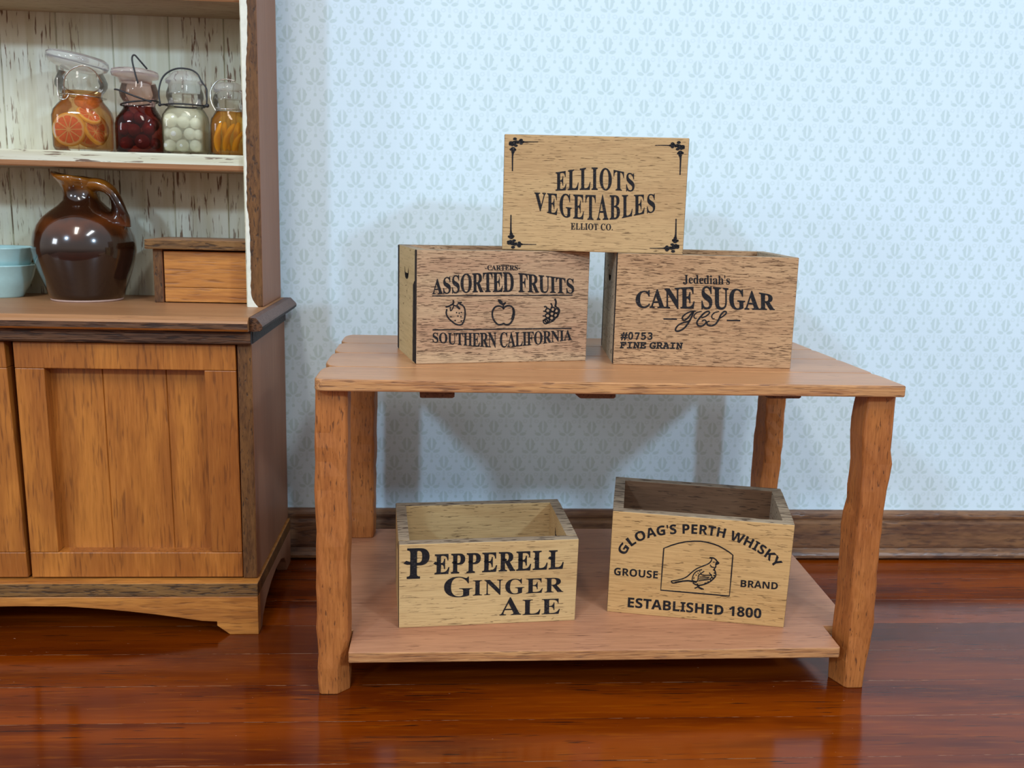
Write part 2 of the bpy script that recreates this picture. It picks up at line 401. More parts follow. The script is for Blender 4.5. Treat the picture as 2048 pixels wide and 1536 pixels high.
M['orange_fill'] = plain('orange_fill', (0.72, 0.20, 0.055), 0.4, var=0.25, vscale=90)


# ------------------------------------------------------------------ mesh helpers
def add(name, verts, faces, mats, parent=None, smooth=False, fm=None, bev=0.0, seg=2, auto=None):
    me = bpy.data.meshes.new(name)
    me.from_pydata([tuple(v) for v in verts], [], faces)
    if not isinstance(mats, (list, tuple)): mats = [mats]
    for m in mats: me.materials.append(m)
    bm = bmesh.new(); bm.from_mesh(me); bmesh.ops.recalc_face_normals(bm, faces=bm.faces[:]); bm.to_mesh(me); bm.free()
    if fm:
        for p in me.polygons: p.material_index = fm(p)
    if smooth:
        for p in me.polygons: p.use_smooth = True
    o = bpy.data.objects.new(name, me); col.objects.link(o)
    if parent is not None: o.parent = parent
    if bev:
        b = o.modifiers.new('bevel', 'BEVEL'); b.width = bev; b.segments = seg; b.limit_method = 'ANGLE'; b.angle_limit = math.radians(38)
        b.harden_normals = False
    return o


def box_vf(x0, x1, y0, y1, z0, z1):
    v = [(x0, y0, z0), (x1, y0, z0), (x1, y1, z0), (x0, y1, z0), (x0, y0, z1), (x1, y0, z1), (x1, y1, z1), (x0, y1, z1)]
    f = [(0, 3, 2, 1), (4, 5, 6, 7), (0, 1, 5, 4), (1, 2, 6, 5), (2, 3, 7, 6), (3, 0, 4, 7)]
    return v, f


def merge(*parts):
    V, Fc = [], []
    for v, f in parts:
        n = len(V); V += list(v); Fc += [tuple(i + n for i in q) for q in f]
    return V, Fc


def box(name, b, mats, parent=None, bev=0.003, fm=None, seg=2):
    v, f = box_vf(*b)
    return add(name, v, f, mats, parent, fm=fm, bev=bev, seg=seg)


def extrude_poly(pts, h0, h1, plane='xy'):
    """pts 2D outline; extruded from h0 to h1 along the third axis"""
    n = len(pts)
    def P(a, b, h):
        return {'xy': (a, b, h), 'xz': (a, h, b), 'yz': (h, a, b)}[plane]
    v = [P(a, b, h0) for a, b in pts] + [P(a, b, h1) for a, b in pts]
    f = [tuple(range(n - 1, -1, -1)), tuple(range(n, 2 * n))] + [(i, (i + 1) % n, n + (i + 1) % n, n + i) for i in range(n)]
    return v, f


def lathe(prof, n=40, center=(0, 0), cap0=True, cap1=True, fx=None):
    v, f = [], []
    for i, (r, z) in enumerate(prof):
        for j in range(n):
            a = 2 * PI * j / n
            p = (center[0] + r * math.cos(a), center[1] + r * math.sin(a), z)
            v.append(fx(p, a, i) if fx else p)
    for i in range(len(prof) - 1):
        for j in range(n):
            k = (j + 1) % n
            f.append((i * n + j, i * n + k, (i + 1) * n + k, (i + 1) * n + j))
    if cap0: f.append(tuple(range(n - 1, -1, -1)))
    if cap1: f.append(tuple((len(prof) - 1) * n + j for j in range(n)))
    return v, f


def superloft(prof, n=48, cx=0, cy=0, cap0=True, cap1=True, fx=None, sc=1.0):
    """prof rows: (z, half width, exponent) - squarish to round sections"""
    v, f = [], []
    for i, (z, r, e) in enumerate(prof):
        for j in range(n):
            a = 2 * PI * j / n
            c, s = math.cos(a), math.sin(a)
            k = (abs(c) ** e + abs(s) ** e) ** (-1.0 / e)
            p = (cx + r * sc * k * c, cy + r * sc * k * s, z)
            v.append(fx(p, a, i) if fx else p)
    m = len(prof)
    for i in range(m - 1):
        for j in range(n):
            k = (j + 1) % n
            f.append((i * n + j, i * n + k, (i + 1) * n + k, (i + 1) * n + j))
    if cap0: f.append(tuple(range(n - 1, -1, -1)))
    if cap1: f.append(tuple((m - 1) * n + j for j in range(n)))
    return v, f


def catmull(pts, sub=6, closed=False):
    P = [Vector(p) for p in pts]; n = len(P); out = []
    rng = range(n) if closed else range(n - 1)
    for i in rng:
        if closed: a, b, c, d = P[(i - 1) % n], P[i], P[(i + 1) % n], P[(i + 2) % n]
        else: a, b, c, d = P[max(i - 1, 0)], P[i], P[i + 1], P[min(i + 2, n - 1)]
        for k in range(sub):
            t = k / sub
            out.append(0.5 * ((2 * b) + (c - a) * t + (2 * a - 5 * b + 4 * c - d) * t * t + (3 * b - a - 3 * c + d) * t ** 3))
    if not closed: out.append(P[-1])
    return out


def tube(pts, r, n=8, closed=False, flat=None):
    P = [Vector(p) for p in pts]; m = len(P); v, f = [], []
    up = Vector((0.13, 0.21, 0.97))
    for i in range(m):
        if closed: t = P[(i + 1) % m] - P[i - 1]
        else: t = P[min(i + 1, m - 1)] - P[max(i - 1, 0)]
        t.normalize()
        s = t.cross(up)
        if s.length < 0.05: s = t.cross(Vector((1, 0, 0)))
        s.normalize(); u = s.cross(t)
        rr = r[i] if isinstance(r, (list, tuple)) else r
        for j in range(n):
            a = 2 * PI * j / n
            v.append(P[i] + s * (math.cos(a) * rr * (flat or 1)) + u * (math.sin(a) * rr))
    for i in range(m if closed else m - 1):
        i2 = (i + 1) % m
        for j in range(n):
            k = (j + 1) % n
            f.append((i * n + j, i * n + k, i2 * n + k, i2 * n + j))
    if not closed: f += [tuple(range(n - 1, -1, -1)), tuple((m - 1) * n + j for j in range(n))]
    return v, f


def ball(c, r, nu=18, nv=12, sz=1.0, dimple=0.0):
    prof = []
    v, f = [], []
    for i in range(nv + 1):
        t = PI * i / nv
        rr = r * math.sin(t); z = r * sz * math.cos(t)
        if dimple and i == 0: z -= dimple
        if dimple and i == 1: z -= dimple * 0.25
        prof.append((max(rr, 1e-5), z))
    prof = prof[::-1]
    vv, ff = lathe(prof, nu)
    return [(c[0] + p[0], c[1] + p[1], c[2] + p[2]) for p in vv], ff


def empty(name, loc, label, cat, group=None, rot=(0, 0, 0)):
    o = bpy.data.objects.new(name, None); col.objects.link(o)
    o.location = loc; o.rotation_euler = rot; o.empty_display_size = 0.05
    tag(o, label, cat, group)
    return o


def tag(o, label, cat, group=None):
    o['label'] = label; o['category'] = cat
    if group: o['group'] = group
    return o


# ------------------------------------------------------------------ the setting
WYAW = -0.0094
fl = add('floor', [(-4, -4, 0), (5, -4, 0), (5, 0.95, 0), (-4, 0.95, 0), (-4, -4, -0.05), (5, -4, -0.05), (5, 0.95, -0.05), (-4, 0.95, -0.05)],
         [(0, 1, 2, 3), (4, 7, 6, 5), (0, 4, 5, 1), (1, 5, 6, 2), (2, 6, 7, 3), (3, 7, 4, 0)], M['floor'])
fl['kind'] = 'structure'; fl.rotation_euler = (0, 0, WYAW)
v, f = box_vf(-4, 3.5, 0, 0.05, -0.8565, 1.9)
wl = add('wall_back', v, f, M['wallpaper'])
wl.location = (1.5106, 0.832 - 0.0094 * 1.51, 0.8565); wl.rotation_euler = (0, 0, WYAW); wl['kind'] = 'structure'
prof = [(0.006, 0.004), (0.0, 0.008), (-0.001, 0.016), (0.002, 0.024), (0.010, 0.030), (0.0115, 0.036), (0.0085, 0.040), (0.0075, 0.046), (0.0075, 0.112), (0.0085, 0.118),
        (0.0135, 0.1225), (0.0125, 0.127), (0.0075, 0.131), (0.0065, 0.138), (0.008, 0.145), (0.013, 0.151), (0.019, 0.153), (0.0229, 0.153), (0.0229, 0.004)]
v, f = extrude_poly(prof, -3.6, 3.9, 'yz')
bb = add('baseboard_back', [(p[0], p[1], p[2]) for p in v], f, M['baseboard'], bev=0.0)
bb.location = (0, 0.809, 0); bb.rotation_euler = (0, 0, WYAW); bb['kind'] = 'structure'

# ------------------------------------------------------------------ work table
table = empty('work_table', (0.6, 0.33, 0), 'rustic brown wooden work table with plank top, rough-hewn legs and a low shelf', 'table')
TO = Vector(table.location)


def loc(vs): return [(p[0] - TO.x, p[1] - TO.y, p[2] - TO.z) for p in vs]


ZT = 0.6850; ZB = 0.6607
plank_y = [0.0, 0.151, 0.342, 0.4976, 0.6525]
rl = [(0.020, 0.030), (0.028, 0.030), (0.026, 0.026), (0.028, 0.030)]


def plank_outline(y0, y1, lx, rx, fl_, bl_, fr_, br_):
    def corner(cx, cy, sx, sy, r, a0):
        out = []
        for k in range(6):
            a = a0 + k * PI / 10
            out.append((cx + sx[0] + r[0] * math.cos(a), cy + sx[1] + r[1] * math.sin(a)))
        return out
    pts = []
    pts += [(lx + fl_[0] - fl_[0] * math.sin(t), y0 + fl_[1] - fl_[1] * math.cos(t)) for t in [PI / 2 * k / 5 for k in range(5, -1, -1)]]
    pts += [(rx - fr_[0] + fr_[0] * math.sin(t), y0 + fr_[1] - fr_[1] * math.cos(t)) for t in [PI / 2 * k / 5 for k in range(6)]]
    pts += [(rx - br_[0] + br_[0] * math.cos(t), y1 - br_[1] + br_[1] * math.sin(t)) for t in [PI / 2 * k / 5 for k in range(6)]]
    pts += [(lx + bl_[0] - bl_[0] * math.sin(t), y1 - bl_[1] + bl_[1] * math.cos(t)) for t in [PI / 2 * k / 5 for k in range(6)]]
    return pts


specs = [((0.018, 0.020), (0.020, 0.050), (0.004, 0.006), (0.012, 0.045)),
         ((0.030, 0.065), (0.018, 0.030), (0.006, 0.02), (0.012, 0.03)),
         ((0.026, 0.050), (0.016, 0.025), (0.006, 0.02), (0.012, 0.03)),
         ((0.026, 0.045), (0.022, 0.050), (0.006, 0.02), (0.012, 0.03))]
for i in range(4):
    pts = plank_outline(plank_y[i] + (0.0012 if i else 0), plank_y[i + 1] - 0.0004, 0.0, 1.2, *specs[i])
    v, f = extrude_poly(pts, ZB, ZT)
    add('plank', loc(v), f, [M['table'], M['table_edge']], table, bev=0.0035, seg=3, fm=lambda p: 1 if abs(p.normal.z) < 0.5 else 0)


def hewn(name, rows, mat, parent, seed, jit=0.0014):
    """rows: (z, xl_front, xr_front, xl_back, xr_back, y_front, y_back, c_fl, c_fr, c_br, c_bl)"""
    rnd = random.Random(seed)
    zs = sorted(set([r[0] for r in rows]))
    lo, hi = rows[-1], rows[0]
    def at(z):
        for a, b in zip(rows[:-1], rows[1:]):
            if a[0] >= z >= b[0]:
                t = (a[0] - z) / (a[0] - b[0]) if a[0] != b[0] else 0
                return [p + (q - p) * t for p, q in zip(a, b)]
        return list(rows[-1])
    n = 22; v, f = [], []
    levels = [rows[0][0] + (rows[-1][0] - rows[0][0]) * k / n for k in range(n + 1)]
    for li, z in enumerate(levels):
        _, xlf, xrf, xlb, xrb, yf, yb, cfl, cfr, cbr, cbl = at(z)
        end = li in (0, n)
        pts = [(xlf, yf + cfl), (xlf + cfl, yf), ((xlf + xrf) / 2, yf - 0.0008), (xrf - cfr, yf), (xrf, yf + cfr), (xrb, yb - cbr), (xrb - cbr, yb), (xlb + cbl, yb), (xlb, yb - cbl)]
        for p in pts:
            j = 0 if end else jit
            v.append((p[0] + rnd.uniform(-j, j), p[1] + rnd.uniform(-j, j), z))
    m = 9
    for i in range(n):
        for j in range(m):
            k = (j + 1) % m
            f.append((i * m + j, i * m + k, (i + 1) * m + k, (i + 1) * m + j))
    f += [tuple(range(m)), tuple(n * m + j for j in range(m - 1, -1, -1))]
    o = add(name, loc(v), f, mat, parent, bev=0.0022, seg=2)
    o.modifiers['bevel'].angle_limit = math.radians(28)
    return o


cc = (0.004, 0.005, 0.005, 0.005)
FLr = [(ZB - 0.0005, -0.001, 0.0625, 0.004, 0.064, 0.030, 0.092) + cc,
       (0.565, -0.004, 0.0622, 0.000, 0.064, 0.030, 0.092) + cc,
       (0.503, -0.003, 0.0615, 0.000, 0.063, 0.029, 0.092) + cc,
       (0.43, -0.0048, 0.0628, 0.0, 0.063, 0.030, 0.092, 0.004, 0.004, 0.005, 0.005),
       (0.366, -0.0018, 0.063, 0.001, 0.064, 0.029, 0.092, 0.006, 0.004, 0.005, 0.005),
       (0.315, -0.0035, 0.0605, 0.0, 0.0635, 0.030, 0.092, 0.004, 0.009, 0.005, 0.005),
       (0.26, -0.0045, 0.060, 0.0, 0.063, 0.030, 0.092, 0.003, 0.010, 0.005, 0.005),
       (0.158, -0.005, 0.0598, 0.0, 0.0625, 0.031, 0.092, 0.004, 0.006, 0.005, 0.005),
       (0.105, -0.0037, 0.0612, 0.001, 0.0625, 0.031, 0.092, 0.004, 0.006, 0.005, 0.005),
       (0.085, -0.003, 0.0610, 0.002, 0.0625, 0.031, 0.092, 0.004, 0.019, 0.005, 0.005),
       (0.035, -0.0028, 0.0615, 0.002, 0.062, 0.032, 0.090, 0.004, 0.024, 0.006, 0.006),
       (0.0, -0.0015, 0.0615, 0.003, 0.061, 0.034, 0.089, 0.006, 0.024, 0.008, 0.006)]
hewn('leg', FLr, M['leg'], table, 3)
FRr = [(ZB - 0.0005, 1.1378, 1.1975, 1.1353, 1.205, 0.030, 0.092) + cc,
       (0.605, 1.1316, 1.1985, 1.1279, 1.205, 0.030, 0.092) + cc,
       (0.55, 1.1345, 1.1970, 1.1308, 1.204, 0.030, 0.092) + cc,
       (0.498, 1.1400, 1.2043, 1.1371, 1.208, 0.030, 0.092) + cc,
       (0.462, 1.1405, 1.1975, 1.1330, 1.204, 0.030, 0.092) + cc,
       (0.445, 1.1408, 1.2005, 1.1318, 1.206, 0.030, 0.092) + cc,
       (0.405, 1.1412, 1.1955, 1.1354, 1.203, 0.030, 0.092) + cc,
       (0.380, 1.1417, 1.1946, 1.1240, 1.203, 0.030, 0.092) + cc,
       (0.305, 1.1392, 1.1958, 1.1300, 1.203, 0.030, 0.092) + cc,
       (0.262, 1.1379, 1.1959, 1.1298, 1.203, 0.030, 0.092) + cc,
       (0.200, 1.1405, 1.1980, 1.1305, 1.205, 0.030, 0.092) + cc,
       (0.137, 1.1442, 1.2000, 1.1312, 1.205, 0.030, 0.092) + cc,
       (0.085, 1.1432, 1.1945, 1.1302, 1.201, 0.030, 0.092) + cc,
       (0.050, 1.1428, 1.1894, 1.1275, 1.198, 0.030, 0.092) + cc,
       (0.0, 1.1440, 1.1869, 1.1275, 1.196, 0.030, 0.092, 0.006, 0.004, 0.006, 0.010)]
hewn('leg', FRr, M['leg'], table, 7)
SB = 0.0625
zs_at = lambda y: 0.1084 + SB * (y - 0.0038)
zbl = zs_at(0.622) - 0.001
BLr = [(ZB - 0.0005, -0.002, 0.079, -0.002, 0.084, 0.593, 0.650) + cc, (0.52, -0.002, 0.0775, -0.002, 0.083, 0.593, 0.650) + cc,
       (0.39, -0.002, 0.077, -0.002, 0.081, 0.594, 0.650) + cc, (0.30, -0.002, 0.076, -0.002, 0.0795, 0.594, 0.65, 0.004, 0.007, 0.005, 0.005),
       (0.22, -0.001, 0.0765, -0.001, 0.079, 0.594, 0.65, 0.004, 0.004, 0.005, 0.005), (zbl, 0.0, 0.0745, 0.0, 0.078, 0.594, 0.650) + cc]
hewn('leg', BLr, M['leg'], table, 12)
BRr = [(ZB - 0.0005, 1.1260, 1.1790, 1.1185, 1.1800, 0.595, 0.652) + cc, (0.533, 1.1235, 1.1785, 1.1164, 1.1790, 0.595, 0.652) + cc,
       (0.47, 1.1240, 1.1770, 1.1140, 1.1780, 0.595, 0.652) + cc, (0.43, 1.1290, 1.1795, 1.1130, 1.1800, 0.595, 0.652) + cc,
       (0.395, 1.1285, 1.1775, 1.1128, 1.1780, 0.595, 0.652) + cc, (0.296, 1.1235, 1.1738, 1.1130, 1.1745, 0.595, 0.652) + cc,
       (zbl, 1.1240, 1.1730, 1.1130, 1.1735, 0.595, 0.652) + cc]
hewn('leg', BRr, M['leg'], table, 21)
# the low shelf, cut round the front legs and rising a little towards the back
so = [(0.0655, 0.0046), (1.112, 0.0046), (1.1155, 0.008), (1.1155, 0.100), (1.1846, 0.100), (1.1846, 0.6588), (0.010, 0.6588), (0.010, 0.100), (0.0645, 0.100), (0.0632, 0.006)]
v, f = extrude_poly(so, -0.0235, 0.0)
v = [(x, y, z + zs_at(y)) for x, y, z in v]
add('lower_shelf', loc(v), f, [M['table_shelf'], M['table_edge']], table, bev=0.0028, seg=2, fm=lambda p: 1 if abs(p.normal.z) < 0.5 else 0)
for i, (a, b) in enumerate(((0.2045, 0.2764), (0.5306, 0.6075), (0.9269, 0.9997))):
    z0 = (0.6395, 0.6420, 0.6460)[i]
    pts = [(a, ZB - 0.0005), (a + 0.002, z0 + 0.001), (a + 0.006, z0), (b - 0.004, z0 + 0.0005), (b, z0 + 0.003), (b, ZB - 0.0005)]
    if i == 1: pts[0] = (a - 0.018, ZB - 0.0005)
    v, f = extrude_poly(pts, 0.05, 0.60, 'xz')
    add('batten', loc(v), f, M['batten'], table)

# ------------------------------------------------------------------ lettering
def math_alpha(s, up, lo=None, dg=None):
    return ''.join(chr(up + ord(c) - 65) if 'A' <= c <= 'Z' else chr(lo + ord(c) - 97) if lo and 'a' <= c <= 'z' else chr(dg + ord(c) - 48) if dg and c.isdigit() else c for c in s)


serif = lambda s: math_alpha(s, 0x1D400, 0x1D41A, 0x1D7CE)
sans = lambda s: math_alpha(s, 0x1D5D4, 0x1D5EE, 0x1D7EC)
script = lambda s: math_alpha(s, 0x1D4D0)
mono = lambda s: math_alpha(s, 0x1D670, 0x1D68A, 0x1D7F6)


def glyphs(s, bold=0.0, space=1.0):
    c = bpy.data.curves.new('glyphs', 'FONT'); c.body = s; c.offset = bold; c.resolution_u = 5; c.space_character = space
    o = bpy.data.objects.new('glyphs', c); col.objects.link(o)
    dg = bpy.context.evaluated_depsgraph_get(); dg.update()
    me = bpy.data.meshes.new_from_object(o.evaluated_get(dg))
    v = [(q.co.x, q.co.y) for q in me.vertices]; f = [tuple(p.vertices) for p in me.polygons]
    bpy.data.objects.remove(o); bpy.data.curves.remove(c); bpy.data.meshes.remove(me)
    return v, f


def interp(pts, t):
    """smooth curve through pts (x, y), parameter t in 0..1 along x"""
    if len(pts) == 2: return Vector(pts[0]).lerp(Vector(pts[1]), t)
    x = pts[0][0] + (pts[-1][0] - pts[0][0]) * t
    # Lagrange for three, else Catmull
    if len(pts) == 3:
        y = 0
        for i in range(3):
            l = 1.0
            for j in range(3):
                if i != j: l *= (x - pts[j][0]) / (pts[i][0] - pts[j][0])
            y += pts[i][1] * l
        return Vector((x, y))
    for i in range(len(pts) - 1):
        if x <= pts[i + 1][0] or i == len(pts) - 2:
            p0, p1, p2, p3 = pts[max(i - 1, 0)], pts[i], pts[i + 1], pts[min(i + 2, len(pts) - 1)]
            u = (x - p1[0]) / (p2[0] - p1[0])
            y = 0.5 * (2 * p1[1] + (p2[1] - p0[1]) * u + (2 * p0[1] - 5 * p1[1] + 4 * p2[1] - p3[1]) * u * u + (3 * p1[1] - p0[1] - 3 * p2[1] + p3[1]) * u ** 3)
            return Vector((x, y))


def text_env(s, top, bot, bold=0.0, cap=0.686, space=1.0, full=False):
    """text stretched between a top and a bottom curve (picture space of one crate face)"""
    v, f = glyphs(s, bold, space)
    x0 = min(p[0] for p in v); x1 = max(p[0] for p in v)
    yb = min(p[1] for p in v) if full else 0.0
    yt = max(p[1] for p in v) if full else cap
    out = []
    for x, y in v:
        t = (x - x0) / (x1 - x0); k = (y - yb) / (yt - yb)
        a, b = interp(bot, t), interp(top, t)
        out.append(tuple(a + (b - a) * k))
    return out, f


def text_arc(s, base, height, bold=0.0, cap=0.70, space=1.0):
    v, f = glyphs(s, bold, space)
    x0 = min(p[0] for p in v); x1 = max(p[0] for p in v)
    P = catmull([(a, b, 0) for a, b in base], 10)
    L = [0.0]
    for a, b in zip(P[:-1], P[1:]): L.append(L[-1] + (b - a).length)
    out = []
    for x, y in v:
        s_ = (x - x0) / (x1 - x0) * L[-1]
        i = max(k for k in range(len(L) - 1) if L[k] <= s_ + 1e-9)
        d = (P[i + 1] - P[i]).normalized(); p = P[i] + d * (s_ - L[i])
        # smooth the direction
        d2 = (P[min(i + 4, len(P) - 1)] - P[max(i - 3, 0)]).normalized()
        nrm = Vector((d2.y, -d2.x, 0))
        q = p + nrm * (y / cap * height)
        out.append((q.x, q.y))
    return out, f


def stroke(pts, wd, closed=False, smooth=4, ends=1.0):
    P = [Vector((p[0], p[1], 0)) for p in pts]
    if smooth > 1: P = catmull(P, smooth, closed)
    n = len(P); v, f = [], []
    for i in range(n):
        d = (P[(i + 1) % n] - P[i - 1]) if closed else (P[min(i + 1, n - 1)] - P[max(i - 1, 0)])
        d.normalize(); nr = Vector((-d.y, d.x, 0))
        hw = wd / 2 * (ends + (1 - ends) * math.sin(PI * i / max(1, n - 1)))
        v += [tuple((P[i] + nr * hw)[:2]), tuple((P[i] - nr * hw)[:2])]
    for i in range(n if closed else n - 1):
        j = (i + 1) % n
        f.append((2 * i, 2 * j, 2 * j + 1, 2 * i + 1))
    return v, f


def blob(c, rx, ry=None, n=12, rot=0.0):
    ry = ry or rx
    return [(c[0] + rx * math.cos(2 * PI * k / n) * math.cos(rot) - ry * math.sin(2 * PI * k / n) * math.sin(rot),
             c[1] + rx * math.cos(2 * PI * k / n) * math.sin(rot) + ry * math.sin(2 * PI * k / n) * math.cos(rot)) for k in range(n)], [tuple(range(n))]


def fillpoly(pts): return list(pts), [tuple(range(len(pts)))]


def homography(src):
    """maps picture points to (u, v) of a face whose corners src are TL, TR, BR, BL"""
    dst = [(0, 1), (1, 1), (1, 0), (0, 0)]
    A, B = [], []
    for (x, y), (u_, v_) in zip(src, dst):
        A.append([x, y, 1, 0, 0, 0, -u_ * x, -u_ * y]); B.append(u_)
        A.append([0, 0, 0, x, y, 1, -v_ * x, -v_ * y]); B.append(v_)
    n = 8
    Mx = [r + [b] for r, b in zip(A, B)]
    for i in range(n):
        p = max(range(i, n), key=lambda k: abs(Mx[k][i])); Mx[i], Mx[p] = Mx[p], Mx[i]
        for k in range(n):
            if k != i:
                q = Mx[k][i] / Mx[i][i]
                Mx[k] = [a - q * b for a, b in zip(Mx[k], Mx[i])]
    h = [Mx[i][n] / Mx[i][i] for i in range(n)]
    def fn(p):
        d = h[6] * p[0] + h[7] * p[1] + 1
        return ((h[0] * p[0] + h[1] * p[1] + h[2]) / d, (h[3] * p[0] + h[4] * p[1] + h[5]) / d)
    return fn


def each_mark(name, shapes, *a):
    for q in shapes: face_marks(name, [q], *a)


def face_marks(name, shapes, H, w_, h_, parent, zoom):
    """flat shapes in picture space -> thin charred slab let into the front face (y = 0) of a crate"""
    ox, oy, s = zoom
    V, Fc = merge(*shapes)
    uv = [H((ox + x / s, oy + y / s)) for x, y in V]
    n = len(uv)
    front = [(u_ * w_, -0.0007, v_ * h_) for u_, v_ in uv]; back = [(u_ * w_, 0.0015, v_ * h_) for u_, v_ in uv]
    me = bpy.data.meshes.new(name)
    edges = {}
    for q in Fc:
        for a, b in zip(q, q[1:] + q[:1]):
            k = (min(a, b), max(a, b)); edges.setdefault(k, []).append((a, b))
    faces = [tuple(q) for q in Fc]
    sides = [(e[0][0], e[0][1], e[0][1] + n, e[0][0] + n) for e in edges.values() if len(e) == 1]
    me.from_pydata(front + back, [], faces + sides)
    me.materials.append(M['char'])
    o = bpy.data.objects.new(name, me); col.objects.link(o); o.parent = parent
    return o


# ------------------------------------------------------------------ crates
def crate(pos, rot, w_, d_, h_, face, side, label, rim='crate_rim', inner=None):
    root = empty('wooden_crate', pos, label, 'crate', 'small lettered wooden crates on the work table')
    root.matrix_world = Matrix.Translation(Vector(pos)) @ rot
    t = 0.0235
    mats = [M[face], M['burnt'], M[rim], M[inner or face]]
    def fm(p):
        n = p.normal
        if abs(n.x) > 0.7: return 1
        if n.z > 0.7: return 2
        return 0
    box('front_panel', (0, w_, 0, t, 0, h_), mats, root, bev=0.0022, fm=fm)
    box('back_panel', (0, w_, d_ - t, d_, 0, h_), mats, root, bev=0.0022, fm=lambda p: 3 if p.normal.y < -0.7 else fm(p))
    # side panels with a cut handle hole
    outer = [(t + 0.0003, 0.0), (d_ - t - 0.0003, 0.0), (d_ - t - 0.0003, h_ - 0.0004), (t + 0.0003, h_ - 0.0004)]
    hz, hy, hw, hh = h_ * 0.765, d_ * 0.5, 0.026, 0.0135
    hole = [(hy - hw, hz + hh), (hy - hw * 0.86, hz + hh * 0.9), (hy - hw * 0.6, hz + hh * 0.05), (hy - hw * 0.25, hz - hh * 0.02), (hy, hz + hh * 0.1), (hy + hw * 0.25, hz - hh * 0.02), (hy + hw * 0.6, hz + hh * 0.05),
            (hy + hw * 0.86, hz + hh * 0.9), (hy + hw, hz + hh), (hy + hw, hz - hh * 0.1), (hy + hw * 0.75, hz - hh * 0.75), (hy + hw * 0.3, hz - hh), (hy - hw * 0.3, hz - hh), (hy - hw * 0.75, hz - hh * 0.75), (hy - hw, hz - hh * 0.1)]
    c = bpy.data.curves.new('cut', 'CURVE'); c.dimensions = '2D'; c.fill_mode = 'BOTH'; c.extrude = t / 2
    for ring in (outer, hole):
        sp = c.splines.new('POLY'); sp.points.add(len(ring) - 1); sp.use_cyclic_u = True
        for q, (a, b) in zip(sp.points, ring): q.co = (a, b, 0, 1)
    o = bpy.data.objects.new('cut', c); col.objects.link(o)
    dg = bpy.context.evaluated_depsgraph_get(); dg.update()
    me = bpy.data.meshes.new_from_object(o.evaluated_get(dg))
    V = [(q.co.x, q.co.y, q.co.z) for q in me.vertices]; Fc = [tuple(p.vertices) for p in me.polygons]
    bpy.data.objects.remove(o); bpy.data.curves.remove(c); bpy.data.meshes.remove(me)
    def fs(p):
        n = p.normal
        if n.z > 0.7 and p.center.z > h_ - 0.01: return 1
        if abs(n.x) < 0.5 and abs(p.center.y - hy) < 0.05 and p.center.z > h_ * 0.5: return 2
        return 0
    for x0 in (t / 2, w_ - t / 2):
        add('side_panel', [(x0 + b2, a, b) for a, b, b2 in V], Fc, [M[side], M[rim], M['burnt']], root, fm=fs)
    box('bottom_panel', (t, w_ - t, t, d_ - t, 0.0, 0.014), M[face], root, bev=0)
    return root


Rz = lambda a: Matrix.Rotation(a, 4, 'Z')
Rx = lambda a: Matrix.Rotation(a, 4, 'X')
TILT = math.atan(SB)
on_shelf = lambda x, y: (x, y, zs_at(y))
HC = 0.2468

# 1 fruit crate
cA = crate((0.1944, 0.1903, ZT), Rz(0.2051), 0.3913, 0.2463, 0.2462, 'oak_fruit', 'crate_side', 'pinkish oak crate marked assorted fruits, lower left of the three crates on the tabletop')
zA = (780, 470, 4.655)
rnd = random.Random(9)
sc_ = [(0.0236, 0.002)] + [(0.040 + rnd.uniform(-0.0015, 0.0015), 0.002 + 0.166 * k / 12) for k in range(13)] + [(0.0236, 0.178)]
v, f = extrude_poly(sc_, -0.0005, 0.001, 'yz')
add('scorch_mark', v, f, M['burnt'], cA)
HA = homography([(834.8, 500), (1181.3, 505.4), (1170.5, 721), (830.5, 729.3)])
z3 = lambda pts: [((860 + x / 7.314 - 780) * 4.655, (590 + y / 7.314 - 470) * 4.655) for x, y in pts]
sh = [text_env(serif('-CARTERS-'), [(893, 287), (1217, 287)], [(893, 331), (1217, 333)], 0.004),
      text_env(serif('ASSORTED FRUITS'), [(395, 420), (700, 368), (1060, 352), (1400, 378), (1715, 416)], [(395, 553), (700, 538), (1060, 532), (1400, 538), (1715, 547)], 0.006, space=0.97),
      text_env(serif('SOUTHERN CALIFORNIA'), [(395, 912), (1040, 908), (1690, 884)], [(395, 1000), (700, 1030), (1020, 1046), (1350, 1020), (1690, 976)], 0.004, space=0.96)]
each_mark('lettering', sh, HA, 0.3913, 0.2462, cA, zA)
ru = [stroke([(395, 570), (1700, 564)], 9, smooth=1), stroke([(395, 886), (1688, 869)], 10, smooth=1)]
each_mark('rule_line', ru, HA, 0.3913, 0.2462, cA, zA)
st = []
def s3(pts, wd, **k): st.append(stroke(z3(pts), wd * 4.655 / 7.314, **k))
s3([(250, 210), (240, 270), (262, 330), (310, 380), (370, 425), (430, 442), (475, 425), (505, 360), (517, 280), (510, 200), (480, 155), (440, 140)], 21)
s3([(345, 80), (345, 125), (300, 158), (245, 178), (240, 168)], 22)
s3([(350, 125), (345, 150), (390, 168), (420, 200), (440, 205), (400, 150), (440, 125), (468, 112), (410, 115)], 17)
s3([(300, 180), (303, 235), (330, 210), (350, 165)], 15)
for q in ((392, 262), (430, 270), (462, 260), (412, 312), (455, 318), (308, 322), (370, 376), (460, 385)): st.append(blob(z3([q])[0], 6.5))
face_marks('strawberry_mark', st, HA, 0.3913, 0.2462, cA, zA)
st = []
s3([(1075, 190), (1020, 165), (960, 180), (920, 240), (918, 320), (950, 390), (1000, 435), (1050, 432), (1080, 420), (1110, 435), (1160, 430), (1210, 370), (1235, 280), (1228, 210), (1190, 170), (1140, 162), (1095, 182), (1078, 210)], 24)
s3([(1215, 200), (1222, 260), (1205, 330), (1195, 360)], 20)
